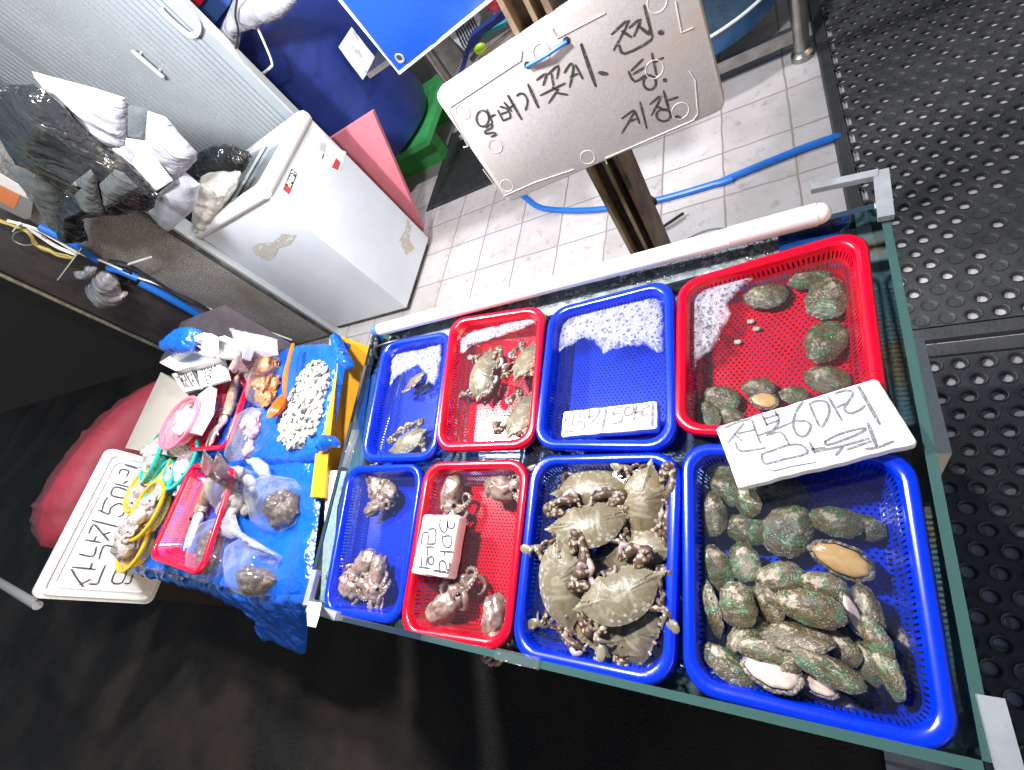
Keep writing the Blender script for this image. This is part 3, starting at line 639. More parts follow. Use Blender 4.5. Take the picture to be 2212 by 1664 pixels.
for xa, xb, zz in ((fx0 + .055, xm + .02, 1.038), (xm - .02, fx1 - .055, 1.026)):
    g = MB().box((xa + .012, fy0 + .07, zz), (xb - .012, fy1 - .07, zz + .005)).build('glass_lid', 'lid_glass', fz)
    fmb = MB()
    for a, b in (((xa, fy0 + .056), (xb, fy0 + .07)), ((xa, fy1 - .07), (xb, fy1 - .056)), ((xa, fy0 + .07), (xa + .012, fy1 - .07)), ((xb - .012, fy0 + .07), (xb, fy1 - .07))): fmb.box((a[0], a[1], zz - .002), (b[0], b[1], zz + .008))
    fmb.build('lid_frame', 'white_plastic', g)
def flat(name, pix, fn, m, parent, th=.0008, nrm=None):
    P = [fn(p) for p in pix]; n = nrm or (P[1] - P[0]).cross(P[2] - P[0]).normalized()
    if n.dot(CAM - P[0]) < 0: n = -n
    k = len(P); return MB().add([p for p in P] + [p + n * th for p in P], [tuple(range(k, 2 * k)), tuple(reversed(range(k)))] + [(i, (i + 1) % k, k + (i + 1) % k, k + i) for i in range(k)], 0, False).build(name, m, parent)
fxp = lambda p: atx(p, fx1 + .0006)
st = flat('sticker', Zp(ZK, (945, 300), (1190, 520), (835, 1412), (572, 1195)), fxp, 'sticker_dark', fz)
flat('logo_patch', Zp(ZK, (690, 1010), (930, 1110), (830, 1385), (600, 1190)), lambda p: atx(p, fx1 + .0024), 'sticker_red', st, .0006)
strokes([Zp(ZK, (770, 830), (940, 1010)), Zp(ZK, (740, 890), (905, 1035)), Zp(ZK, (735, 950), (880, 1100)), Zp(ZK, (745, 970), (800, 1020)), ell((875, 830), 45, 65, z=ZK), Zp(ZK, (830, 690), (1010, 850)), Zp(ZK, (880, 640), (960, 720), (985, 640), (900, 570)), Zp(ZK, (1050, 650), (1005, 790)), Zp(ZK, (920, 480), (985, 450), (1040, 560), (970, 560)), Zp(ZK, (985, 400), (1135, 540)), Zp(ZK, (1080, 470), (1020, 560))],
        V((fx1 + .0026, 0, 0)), V((1, 0, 0)), .007).build('lettering', 'paper', st)
ZE = zoom(650, 250, .1382)
flat('label', Zp(ZE, (1090, 370), (1290, 600), (1480, 790), (1610, 960), (1800, 1050), (1720, 1330), (1650, 1440), (1520, 1350), (1330, 1200), (1200, 1020), (1300, 870), (1240, 700), (1100, 560)), fxp, 'sticker_white', fz)
flat('label_mark', Zp(ZE, (1610, 1165), (1690, 1245), (1640, 1390), (1525, 1335)), lambda p: atx(p, fx1 + .0024), 'sticker_red', fz, .0005)
flat('label_mark', Zp(ZE, (1375, 1080), (1390, 1090), (1350, 1180), (1335, 1170)), lambda p: atx(p, fx1 + .0024), 'sticker_dark', fz, .0005)
flat('label_mark', Zp(ZE, (1090, 380), (1110, 380), (1085, 460), (1068, 440)), lambda p: atx(p, fx1 + .0024), 'sticker_dark', fz, .0005)
flat('tape_residue', Zp(Z2, (430, 1180), (455, 1210), (440, 1290), (470, 1340), (425, 1380), (400, 1330), (385, 1300), (415, 1250)), fxp, 'sticker_tape', fz)
flat('tape_residue', Zp(Z1, (1550, 1530), (1600, 1500), (1690, 1490), (1740, 1440), (1830, 1450), (1790, 1510), (1720, 1530), (1690, 1590), (1650, 1610), (1580, 1580)), lambda p: aty(p, fy0 - .0006), 'sticker_tape', fz)
# ---------------------------------------------------------------- behind: tub, pallet, boards, floor mat, hose
tb = thing('water_tub', (-2.75, 3.15, .30), 'huge dark blue round water tub behind the freezer', 'tub')
MB().lathe([(0, .31), (.44, .31), (.53, .33), (.56, .40), (.60, .8), (.66, 1.45), (.69, 1.5), (.70, 1.53), (.67, 1.53), (.60, 1.2), (.55, .5), (0, .48)], (-2.75, 3.15, 0), 64).build('shell', 'tub_blue', tb)
def cylp(p, c, r):
    d = ray(p); a = d.x ** 2 + d.y ** 2; ox, oy = CAM.x - c[0], CAM.y - c[1]; b = ox * d.x + oy * d.y; q = ox * ox + oy * oy - r * r
    return CAM + d * ((-b - math.sqrt(max(0, b * b - a * q))) / a)
lp = [cylp(p, (-2.75, 3.15), .66) for p in Zp(Z2, (60, 255), (130, 145), (205, 245), (262, 315), (235, 370), (190, 432), (120, 340))]
MB().add([*lp, sum(lp, V()) / len(lp) + V((.004, -.006, 0))], [(k, (k + 1) % len(lp), len(lp)) for k in range(len(lp))], 0, False).build('label', 'sticker_white', tb)
pl = thing('pallet', (-2.7, 3.1, 0), 'green plastic pallet under the dark blue tub', 'pallet')
MB().box((-3.35, 2.86, .25), (-2.14, 3.75, .295)).build('deck', 'green_plastic', pl)
for yy in (3.05, 3.6): MB().box((-3.3, yy, .006), (-2.25, yy + .12, .234)).build('skid', 'green_plastic', pl)
P = [V((-2.229, 2.300, .012)), V((-2.90, 2.300, .012)), V((-2.62, 2.345, .80)), V((-1.917, 2.345, .80))]
MB().hexa(P, [p + V((0, .028, 0)) for p in P]).build('cutting_board', 'pink_plastic', label='pink plastic cutting board leaning on edge behind the freezer', cat='cutting board')
dm = MB(); dm.box((-2.27, 2.49, .0075), (-1.0, 3.36, .0115))
for k in range(58): xx = -2.235 + k * .021; dm.box((xx, 2.53, .0115), (xx + .010, 3.32, .0155))
dm.build('door_mat', 'black_rubber', label='dark ribbed door mat on the tiles between freezer and foam sign', cat='door mat')
hp = [atz(p, .022) for p in Zp(Z2, (960, 960), (1020, 1030), (1070, 1070), (1150, 1122), (1300, 1137), (1480, 1130), (1700, 1098), (1900, 1050), (2184, 965))] + [atz(p, .022) for p in Zp(Z3, (110, 790), (440, 655), (600, 598))] + [atz(Z3(625, 592), .012)]
MB().tube(smoothpath(hp, 5), .0155, 10).build('hose', 'hose_blue', label='blue water hose curving across the tiles behind the post', cat='hose')
bn = thing('banner', (-1.0, 1.9, 1.0), 'blue tarpaulin banner with white hem and metal eyelet hanging at the top', 'banner')
c0, cl, cr = aty((863, 158), 1.9), aty((735, 0), 1.9), aty((1062, -2), 1.9)
poly = [(c0.x, c0.z), (cr.x, cr.z), (cr.x + (cr.x - c0.x) * .5, cr.z + .06), (cr.x + .25, 2.3), (cl.x, 2.3), (cl.x, cl.z)]
bf = lambda x, y, h, s: .012 * math.sin(x * 9) * min(1, h * 2)
MB().puff(poly, (0, 1.9, 0), (1, 0, 0), (0, 0, 1), .001, .001, res=.06, fn=bf, edge=.02).build('cloth', 'banner_blue', bn)
hem = [V((p[0], 1.9, p[1])) for p in (poly[4], poly[5], poly[0], poly[1], poly[2])]
MB().tube(hem, .007, 6, smooth=False).build('hem', 'white_trim', bn)
e = aty(Z2(390, 313), 1.893); MB().tube([e + V((.016 * math.cos(a * PI / 8), 0, .016 * math.sin(a * PI / 8))) for a in range(17)], .005, 6).build('eyelet', 'alu', bn)
MB().lathe([(0, 0), (.012, 0)], (0, 0, 0), 12).build('eyelet_hole', 'sticker_dark', bn).matrix_basis = Matrix.Translation(e) @ Matrix.Rotation(PI / 2, 4, 'X')
# clutter between banner and sign
def slab(name, pix, y, th, m, label, cat, parent=None, R=0):
    pts = [(aty(p, y).x, aty(p, y).z) for p in pix]
    return MB().hexa([V((a, y, b)) for a, b in pts], [V((a, y + th, b)) for a, b in pts]).build(name, m, parent, label=label, cat=cat)
wt = thing('work_table', (-1.4, 2.4, 0), 'steel work table with round legs half hidden behind the banner', 'table')
for p in ((Z2(560, 300), Z2(690, 480)),):
    a, b = aty(p[0], 2.35), aty(p[1], 2.35); MB().tube([V((a.x, 2.35, .95)), V((a.x, 2.35, .006))], .026, 12).build('leg', 'steel', wt)
MB().tube([V((-.75, 2.35, .95)), V((-.75, 2.35, .006))], .026, 12).build('leg', 'steel', wt)
MB().tube([V((-1.55, 2.35, .45)), V((-.75, 2.35, .45))], .016, 10).build('cross_bar', 'steel', wt)
MB().box((-1.75, 2.3, .95), (-.6, 3.0, .975)).build('table_top', 'steel', wt)
pb = slab('perforated_panel', Zp(ZA, (800, 450), (1160, 140), (1212, 240), (1170, 400), (1000, 640)), 2.42, .02, 'panel_trim', 'grey metal panel with rows of small slots beside the banner hem', 'panel')
hb = MB(); rnd = random.Random(4)
for r in range(5):
    for k in range(8):
        q = aty(ZA(900 + k * 26 + r * 22, 400 + r * 48 - k * 33), 2.417); hb.box((q.x - .003, 2.415, q.z - .011), (q.x + .003, 2.4195, q.z + .011))
hb.build('slots', 'sticker_dark', pb)
slab('steel_sheet', Zp(ZA, (590, 600), (800, 450), (985, 700), (880, 960), (800, 1000)), 2.46, .02, 'steel', 'dull steel sheet standing under the slotted grey panel', 'sheet')
slab('plastic_tray', Zp(ZA, (910, 1000), (1055, 520), (1110, 450), (1500, 165), (1540, 230), (1260, 430), (1190, 540), (1080, 640), (990, 930)), 2.2, .05, 'tub_blue', 'blue plastic tray standing on edge above the foam sign', 'tray')
slab('plastic_tray', Zp(ZA, (1170, 520), (1200, 450), (1530, 290), (1530, 340), (1330, 430)), 2.24, .04, 'teal_plastic', 'small teal tray leaning inside the blue tray', 'tray')
slab('plank', Zp(ZA, (1140, 835), (1220, 700), (1600, 385), (1610, 410), (1270, 730)), 2.18, .02, 'cardboard', 'thin wooden plank slanting above the foam sign', 'plank')
br = thing('brush', aty(ZA(1200, 640), 2.16), 'brush with lime green head lying by the plank', 'brush')
q = aty(ZA(1205, 620), 2.16); MB().ball(q, (.03, .02, .02), 0).build('head', 'lime_plastic', br)
MB().tube([q, aty(ZA(1100, 760), 2.17)], .012, 8).build('handle', 'sticker_dark', br)
slab('paper_scrap', Zp(ZA, (1360, 250), (1480, 165), (1440, 70), (1395, 100)), 2.3, .05, 'paper', 'white scrap of paper beside the post top', 'paper')
MB().ball(aty(ZA(1390, 40), 2.2), (.035, .03, .03), 0, nz=.3).build('bag', 'red_basket', label='red plastic lump between banner and post', cat='bag')
slab('plastic_scrap', Zp(ZA, (1580, 540), (1640, 465), (1690, 500), (1600, 560)), 2.16, .02, 'green_plastic', 'green plastic scrap peeping out above the foam sign', 'scrap')
# stand with water basin at the top right
sd = thing('basin_stand', (-.3, 2.7, 0), 'steel stand with thick round leg and flat cross bar beside the black mat', 'stand')
MB().tube([(.115, 2.47, .02), (.115, 2.47, 1.2)], .032, 20).build('leg', 'steel', sd); MB().lathe([(0, .007), (.045, .007), (.045, .03), (.036, .042), (.033, .05)], (.115, 2.47, 0), 20).build('foot', 'steel', sd)
MB().box((-1.0, 2.455, .10), (.085, 2.485, .155)).build('cross_bar', 'steel', sd); MB().box((-1.0, 2.486, .10), (-.97, 3.3, .155)).build('side_bar', 'steel', sd); MB().box((.085, 2.50, .10), (.112, 3.3, .155)).build('side_bar', 'steel', sd)
MB().tube([(-.985, 2.47, .006), (-.985, 2.47, .099)], .02, 12).build('leg', 'steel', sd); MB().box((-.97, 3.27, .10), (.085, 3.3, .155)).build('cross_bar', 'steel', sd)
bs = thing('basin', (-.36, 2.84, .156), 'wide blue basin of dark water on the steel stand', 'basin')
MB().lathe([(0, .157), (.34, .157), (.40, .19), (.44, .30), (.452, .305), (.452, .312), (.435, .31), (.39, .2), (.33, .172), (0, .172)], (-.31, 2.86, 0), 56).build('bowl', mat('basin_blue', (.03, .13, .33), .3, col2=(.02, .1, .28), ns=5), bs)
MB().tube([(-.31 + .452 * math.cos(a * PI / 28), 2.86 + .452 * math.sin(a * PI / 28), .309) for a in range(57)], .007, 8).build('lip', 'wire_white', bs)
MB().lathe([(0, .275), (.425, .275)], (-.31, 2.86, 0), 56).build('water_surface', mat('dark_water', (.012, .03, .06), .08, bs=14, bstr=.6, bd=.02, col2=(.03, .06, .1), ns=6, spec=.9), bs)
sheet('back_wall', -6, 4.7, 3, 4.7, 0, 'dark_wall') if 0 else MB().box((-6, 4.6, 0), (3, 4.75, 3.2)).build('shop_wall', mat('wall_grey', (.10, .105, .10), .7, col2=(.07, .075, .07), ns=4), label='dim grey wall at the far back behind the blue tub', cat='wall')
# ---------------------------------------------------------------- left facade
pxr = -2.222; PYY = 2.2
pn = thing('ribbed_door', (-3.2, 2.2, 0), 'grey ribbed sliding door with pale pull handles behind the freezer', 'door')
seams = sorted([aty(Z1(1000, 480), PYY).x, aty(Z1(1450, 500), PYY).x])
pm = MB(); xs = [pxr - .055]; 
bands = [(pxr - .055, pxr - .065)]
prof = []; x = pxr - .058
while x > -6.2:
    flatband = abs(x - seams[0]) < .05 or abs(x - (seams[0] - .62)) < .05
    w = .085 if flatband else .036
    prof += [(x, 0), (x - w + .011, 0), (x - w + .010, .02), (x - w + .001, .02)]; x -= w
vs = []; 
for xx, d in prof: vs += [(xx, PYY + d, .012), (xx, PYY + d, 2.9)]
pm.add(vs, [(2 * i, 2 * i + 2, 2 * i + 3, 2 * i + 1) for i in range(len(prof) - 1)], 0, False); pm.build('panel', 'panel_grey', pn)
MB().box((pxr - .057, PYY - .004, .012), (pxr - .014, PYY + .03, 2.9)).build('edge_frame', 'panel_grey', pn)
MB().box((pxr - .012, PYY - .002, .012), (pxr - .007, PYY + .03, 2.9)).build('gap', 'sticker_dark', pn)
MB().box((pxr - .006, PYY - .012, .012), (pxr + .012, PYY + .03, 2.9)).build('trim', 'panel_trim', pn)
ha, hb_ = aty(Z1(825, 325), 2.165), aty(Z1(1000, 470), 2.165)
xh = (ha.x + hb_.x) / 2; hm = MB().tube([(xh, 2.165, ha.z), (xh, 2.165, hb_.z)], .013, 12).ball((xh, 2.165, ha.z), .013).ball((xh, 2.165, hb_.z), .013)
for zz in (ha.z - .02, hb_.z + .02): hm.tube([(xh, 2.165, zz), (xh, 2.199, zz)], .007, 8)
hm.build('handle', 'panel_trim', pn)
hp2 = [aty(q, 2.17) for q in Zp(Z1, (985, 55), (1060, 130), (1165, 215), (1215, 205), (1220, 140), (1150, 50), (1080, -20))]
MB().tube(smoothpath(hp2, 4), .012, 10).build('handle', 'white_plastic', pn)
gp = thing('granite_pillar', (-3.3, 1.53, 0), 'speckled grey granite pillar between the freezer and the dark metal strip', 'pillar')
MB().box((-3.74, 1.535, 0), (-2.925, 1.60, 3.0)).build('shaft', 'granite', gp)
rl_ = thing('shutter_rail', (-2.87, 1.53, 0), 'dirty metal shutter rail running up beside the granite pillar', 'rail')
MB().box((-2.923, 1.53, 0), (-2.893, 1.62, 2.9)).build('flange', 'rail_metal', rl_); MB().box((-2.892, 1.565, 0), (-2.868, 1.62, 2.9)).build('channel', 'sticker_dark', rl_); MB().box((-2.867, 1.53, 0), (-2.842, 1.62, 2.9)).build('flange', 'panel_trim', rl_)
MB().box((-4.90, 1.56, 0), (-3.76, 1.7, 3.0)).build('metal_cladding', 'dark_panel', label='dark brown metal cladding strip left of the granite pillar', cat='cladding')
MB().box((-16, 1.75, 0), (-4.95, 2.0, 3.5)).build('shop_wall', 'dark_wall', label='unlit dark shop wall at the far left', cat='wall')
MB().tube([(-4.93, 1.54, 0.0), (-4.93, 1.54, 3.0)], .016, 8).build('conduit', mat('conduit', (.22, .19, .14), .5, col2=(.1, .09, .07), ns=30), label='thin pale conduit down the edge of the dark cladding', cat='conduit')
yw = 1.50
wp = lambda *pts: smoothpath([aty(ZW(*p), yw) for p in pts], 5)
cb_ = thing('cable_bundle', aty(ZW(900, 650), yw), 'bundle of white, yellow and black cables with blue pipe down the pillar edge', 'cables')
MB().tube(wp((480, 420), (740, 550), (1000, 695), (1200, 840)), .022, 10).tube(wp((1340, 930), (1500, 970), (1700, 1060)), .024, 10).tube(smoothpath([aty(q, yw) for q in (ZW(1720, 1110), ZW(1900, 1200), ZW(2139, 1330), Z4(1230, 760), Z4(1480, 925), Z4(1700, 1075))], 5), .026, 10).build('blue_pipe', 'hose_blue', cb_)
MB().tube(wp((-150, 250), (0, 350), (150, 400), (330, 480), (400, 560), (420, 620), (480, 665), (600, 710), (720, 775), (900, 805)), .011, 6).tube(wp((340, 500), (430, 600), (500, 690), (650, 740), (850, 780)), .007, 6).build('yellow_cable', 'wire_yellow', cb_)
MB().tube(wp((100, 350), (430, 445), (700, 590), (960, 740), (1200, 820)), .010, 6).tube(wp((350, 430), (540, 570), (720, 680), (940, 765)), .012, 6).tube(smoothpath([aty(q, yw) for q in (ZW(1000, 750), ZW(1340, 880), ZW(1700, 1050), ZW(1960, 1140), Z4(1200, 680), Z4(1500, 800), Z4(1800, 910))], 4), .007, 6).build('white_cable', 'wire_white', cb_)
MB().tube(smoothpath([aty(q, yw - .015) for q in (ZW(1350, 840), ZW(1560, 880), ZW(1800, 1020), ZW(1960, 1120), ZW(2139, 1230), Z4(1230, 690), Z4(1450, 830), Z4(1620, 930))], 4), .011, 6).tube(wp((1290, 960), (1330, 1040), (1420, 1090), (1560, 1130), (1620, 1060), (1590, 980), (1400, 960), (1360, 1000), (1480, 1080)), .009, 6).build('black_cable', 'wire_black', cb_)
MB().tube(wp((420, 640), (300, 650), (180, 600), (160, 540), (210, 490), (330, 480), (570, 560)), .005, 6).build('wire_loop', 'wire_grey', cb_)
for a, b in (((720, 1065), (990, 705)), ((1580, 885), (1865, 795)), ((170, 465), (230, 385))): bar(aty(ZW(*a), yw - .04), aty(ZW(*b), yw - .03), .028 if a[0] < 800 else .012, .006, 'tie_white', 'cable_tie', cb_)
# ---------------------------------------------------------------- hanging bags
def crease(amp, sc, sx=1, sy=1, seedv=0, rg=1):
    def f(x, y, h, side):
        q = V((x * sc * sx, y * sc * sy, seedv + side * 3)); a = noise.noise(q) * .7 + (1 - 2 * abs(noise.noise(q * 1.4))) * .3 * rg + .12 * noise.noise(q * 3.1)
        return amp * a * min(1, h * 1.5)
    return f
def hang(name, pix, y, T, Tb, m, label=None, cat=None, fn=None, parent=None, res=.025, edge=.3, group=None):
    if m in ('bag_white', 'bag_silver', 'bag_milky', 'film_smoke', 'paper'): edge = .75; T *= 1.35; res = min(res, .014)
    P = [(aty(p, y).x, aty(p, y).z) for p in pix]
    return MB().puff(P, (0, y, 0), (1, 0, 0), (0, 0, 1), T, Tb, res=res, edge=edge, fn=fn).build(name, m, parent, angle=60, label=label, cat=cat, group=group)
bb = thing('rubbish_bag', aty(ZG(700, 800), 1.4), 'large shiny black bin bag hanging at the left with folded flaps', 'bag')
hang('sack', Zp(ZG, (-160, 330), (0, 190), (130, 145), (300, 150), (430, 210), (560, 320), (700, 480), (830, 640), (960, 740), (1200, 900), (1350, 1040), (1440, 1150), (1480, 1170), (1450, 1300), (1240, 1330), (1000, 1350), (760, 1390), (830, 1610), (700, 1600), (540, 1530), (560, 1250), (640, 1110), (600, 1040), (430, 960), (340, 890), (180, 860), (0, 560), (-160, 500)), 1.40, .09, .06, 'bag_black', fn=crease(.03, 7, 1.6, .5), parent=bb, edge=.45, res=.016)
hang('flap', Zp(ZG, (855, 935), (900, 1020), (980, 1360), (860, 1370), (750, 1290), (700, 1180), (770, 1100), (660, 1085)), 1.285, .018, .004, 'bag_silver', fn=crease(.007, 14, 1, 1, 0, .2), parent=bb, res=.010)
hang('flap', Zp(ZG, (930, 1080), (1080, 940), (1160, 970), (1310, 1120), (1150, 1230), (990, 1320)), 1.29, .015, .004, 'bag_silver', fn=crease(.007, 14, 1, 1, 4, .2), parent=bb, res=.010)
hang('carrier_bag', Zp(ZG, (300, 20), (560, 90), (900, 180), (1175, 270), (1178, 500), (1175, 720), (960, 740), (830, 660), (690, 500), (560, 330), (430, 220)), 1.47, .03, .01, 'bag_white', 'roll of milky white carrier bags hanging behind the big black bag', 'carrier bags', crease(.024, 11, 2.4, .4, 2, .2), res=.018)
hang('plastic_pack', Zp(ZG, (1180, 320), (1385, 375), (1375, 580), (1355, 670), (1180, 640)), 1.485, .012, .01, 'film_smoke', 'small dark plastic pack between the white carrier bags', 'pack', crease(.004, 40), res=.012)
hang('carrier_bag', Zp(ZG, (1385, 390), (1560, 450), (1700, 620), (1850, 780), (1850, 850), (1770, 940), (1620, 1050), (1450, 1155), (1350, 1050), (1250, 930), (960, 740), (1170, 722), (1182, 645), (1360, 672)), 1.465, .03, .01, 'bag_white', 'stack of white plastic bags fanned out above the freezer', 'carrier bags', crease(.024, 10, .5, 2.2, 5, .2), res=.018)
hang('plastic_sheet', Zp(ZG, (1240, 870), (1330, 780), (1480, 860), (1625, 1045), (1450, 1155), (1350, 1050)), 1.425, .006, .004, 'paper', 'flat white sheet lying over the hanging bags', 'sheet', crease(.004, 10, seedv=3), res=.02)
hang('carrier_bag', Zp(ZG, (1620, 1055), (1740, 965), (1880, 1080), (1840, 1300), (1625, 1500), (1510, 1440), (1390, 1310), (1450, 1290), (1480, 1170)), 1.48, .04, .01, 'bag_milky', 'half clear bag hanging between black bag and cream bag', 'carrier bag', crease(.015, 9, seedv=7))
hang('rubbish_bag', Zp(Z1, (1140, 1030), (1230, 940), (1300, 905), (1430, 905), (1550, 975), (1510, 1060), (1440, 1085), (1290, 1085), (1220, 1135), (1160, 1070)), 1.78, .06, .05, 'bag_black', 'small crumpled black bag wedged behind the freezer corner', 'bag', crease(.02, 22), res=.016)
hang('sack', Zp(Z1, (1240, 1090), (1330, 1072), (1480, 1078), (1460, 1160), (1400, 1250), (1340, 1340), (1290, 1400), (1225, 1430), (1200, 1370), (1195, 1290), (1215, 1180)), 1.60, .07, .05, 'bag_cream', 'stuffed cream cloth sack beside the freezer lid', 'sack', crease(.022, 20), res=.016)
hang('carrier_bag', Zp(ZG, (0, 790), (130, 900), (330, 960), (600, 1050), (640, 1110), (570, 1200), (540, 1530), (440, 1440), (330, 1250), (230, 1120), (100, 960)), 1.46, .03, .01, 'film_smoke', 'clear crumpled bag hanging under the big black bag', 'carrier bag', crease(.022, 14, seedv=9), res=.018)
ob = thing('label_box', aty(ZG(100, 1250), 1.47), 'grey box with an orange label at the left edge', 'box')
slab('box', Zp(ZG, (-60, 1030), (0, 1080), (310, 1240), (290, 1390), (235, 1410), (-60, 1270)), 1.47, .03, 'wire_grey', None, None, ob)
flat('label', Zp(ZG, (-60, 1060), (0, 1090), (190, 1185), (135, 1315), (0, 1240), (-60, 1210)), lambda p: aty(p, 1.4685), mat('label_orange', (.75, .22, .08), .5), ob)
flat('paper_label', Zp(ZG, (-60, 950), (0, 975), (190, 1090), (300, 1230), (190, 1180), (0, 1085), (-60, 1050)), lambda p: aty(p, 1.465), 'paper', ob)
wb = thing('tied_bag', aty(ZW(1320, 1200), 1.42), 'small knotted white plastic bag hanging from the cables', 'bag')
hang('bag', Zp(ZW, (1055, 1160), (1130, 1100), (1140, 1030), (1200, 980), (1350, 1000), (1480, 1120), (1500, 1230), (1580, 1250), (1540, 1340), (1400, 1392), (1300, 1380), (1150, 1280)), 1.46, .07, .05, 'bag_white', fn=crease(.014, 18), parent=wb, res=.02)
hang('knot', Zp(ZW, (905, 975), (1050, 965), (1045, 915), (1200, 920), (1180, 990), (1120, 1050), (1010, 1050), (940, 1020)), 1.44, .025, .02, 'bag_white', fn=crease(.008, 30), parent=wb, res=.015)
# things above the ribbed door
slab('plastic_box', Zp(ZT, (45, 130), (140, -30), (520, -60), (470, 60), (272, 322)), 2.5, .2, mat('box_blue', (.04, .09, .3), .4), 'flat blue plastic box standing at the top left beside the tub', 'box')
slab('plastic_bag', Zp(ZT, (-60, -20), (160, -30), (100, 60), (0, 135), (-50, 100)), 2.45, .05, 'red_basket', 'red plastic bag corner at the top edge left of the blue box', 'bag')
hang('carrier_bag', Zp(ZT, (540, -60), (1330, -60), (1325, 40), (1140, 240), (900, 300), (850, 345), (620, 400), (600, 560), (560, 770), (500, 725), (420, 640), (310, 540), (330, 420), (450, 160)), 2.3, .05, .02, 'bag_white', 'white plastic bag draped over the front of the blue tub', 'bag', crease(.03, 9, 1.5, .8, 3), res=.025)
MB().tube(smoothpath([aty(q, 2.32) for q in Zp(ZT, (820, 340), (920, 560), (1010, 790), (985, 870), (800, 1008))], 5), .006, 6).build('cable', 'wire_white', label='thin white cable looping in front of the blue tub', cat='cable')
MB().tube(smoothpath([aty(q, 2.22) for q in Zp(ZT, (570, -20), (545, 200), (580, 400), (530, 690), (500, 720))], 5), .005, 6).build('cable', 'wire_black', label='thin dark cable hanging down over the white bag', cat='cable')
# ---------------------------------------------------------------- left table
TZ = .70
tt = thing('display_table', (-2.1, .35, 0), 'low table covered with blue plastic, left of the glass tank', 'table')
TP = [V((x, y, 0)) for x, y in ((-3.02, -.1), (-1.36, -.1), (-1.42, .28), (-1.64, .29), (-1.64, .86), (-3.02, .86))]
MB().hexa([p + V((0, 0, TZ - .035)) for p in TP], [p + V((0, 0, TZ - .006)) for p in TP]).build('table_top', 'steel', tt)
for a, b in ((-2.95, -.05), (-1.45, -.05), (-2.95, .80), (-1.70, .80)): MB().tube([(a, b, 0), (a, b, TZ - .036)], .02, 10).build('leg', 'steel', tt)
# blue sheet: top, and a flap hanging over the front
sh = thing('plastic_sheet', (-2.0, -.1, TZ), 'shiny blue plastic sheet spread over the table and hanging over its front edge', 'plastic sheet')
P = [atz(p, TZ) for p in ((690, 985), (704, 1012), (692, 1090), (668, 1290), (600, 1290), (560, 1285), (440, 1258), (340, 1232), (258, 1210), (262, 1190), (300, 1090), (345, 985), (420, 880), (600, 800))]
MB().puff([(p.x, p.y) for p in P], (0, 0, TZ), (1, 0, 0), (0, 1, 0), .004, res=.02, edge=.05, fn=crease(.016, 8, 1, 1.6, 2)).build('top_sheet', 'sheet_blue', sh, angle=60)
fo_, fn_ = V((0, -.098, .697)), V((0, -.835, .55)); fu_, fv_ = V((1, 0, 0)), V((0, .55, .835))
P = [onpl(p, fo_, fn_) - fo_ for p in ((258, 1212), (340, 1234), (440, 1258), (560, 1285), (668, 1285), (690, 1240), (668, 1330), (660, 1412), (620, 1395), (553, 1366), (556, 1335), (500, 1300), (440, 1275), (340, 1250), (262, 1226))]
MB().puff([(p.x, p.dot(fv_)) for p in P], fo_, fu_, fv_, .012, res=.016, edge=.1, fn=crease(.014, 9, 2.2, .8, 5)).build('front_flap', 'sheet_blue', sh, angle=60)
# yellow box between table and tank
yb = thing('plastic_box', (-1.42, .55, .3), 'bright yellow plastic box wedged between the table and the tank', 'box')
y1, y2, y3, y4 = atz((736, 726), .73), atz((816, 756), .60), atz((742, 1090), .60), atz((700, 1075), .73)
P = [y1, V((y1.x - .07, y1.y, .73)), V((y4.x - .07, y4.y, .73)), y4]; Q = [V((y2.x, y2.y, .60)), V((y1.x - .07, y1.y, .60)), V((y4.x - .07, y4.y, .60)), V((y3.x, y3.y, .60))]
MB().hexa(Q, P).build('body', 'yellow_plastic', yb)
MB().hexa([V((q.x, q.y, .0)) for q in Q], [V((q.x, q.y, .599)) for q in Q]).build('lower_body', 'yellow_plastic', yb)
P = [atz(p, .735) for p in ((690, 1010), (733, 1012), (712, 1090), (697, 1260), (690, 1300), (672, 1300), (683, 1130))]
MB().puff([(p.x, p.y) for p in P], (0, 0, .706), (1, 0, 0), (0, 1, 0), .004, res=.015, fn=crease(.004, 20)).build('paper', 'paper', label='crumpled white paper strip between blue sheet and glass tank', cat='paper')
P = [aty(p, -.10) for p in ((662, 1310), (690, 1318), (682, 1356), (664, 1352))]
MB().hexa([p for p in P], [p + V((0, .02, 0)) for p in P]).build('paper_scrap', 'paper', label='small white scrap under the tank corner by the hanging blue flap', cat='paper')
# blue wrapped tray with the clam meat heap
wt2 = thing('wrapped_tray', (-1.7, .55, TZ), 'tray wrapped in shiny blue plastic bag under the heap of white clam meat', 'tray')
P = [atz(p, .745) for p in ((598, 750), (640, 738), (736, 730), (724, 800), (690, 985), (600, 996), (500, 1000), (520, 960), (560, 860))]
P2 = [(p.x, p.y) for p in P]
def dish(x, y, h, s): return (-.016 * max(0, h - .55) / .45 if s > 0 else 0) + crease(.006, 16, seedv=4)(x, y, h, s)
MB().puff(P2, (0, 0, .705), (1, 0, 0), (0, 1, 0), .048, .004, res=.014, edge=.22, fn=dish).build('wrapping', 'sheet_blue', wt2, angle=70)
def knot(pix, z, T, fnseed):
    P = [atz(p, z) for p in pix]; return MB().puff([(p.x, p.y) for p in P], (0, 0, z), (1, 0, 0), (0, 1, 0), T, .01, res=.01, fn=crease(.012, 40, seedv=fnseed)).build('bag_handle', 'sheet_blue', wt2, angle=70)
knot(Zp(Z6, (185, 640), (230, 615), (270, 700), (325, 800), (330, 840), (290, 860), (240, 840), (210, 790), (195, 700)), .745, .03, 3)
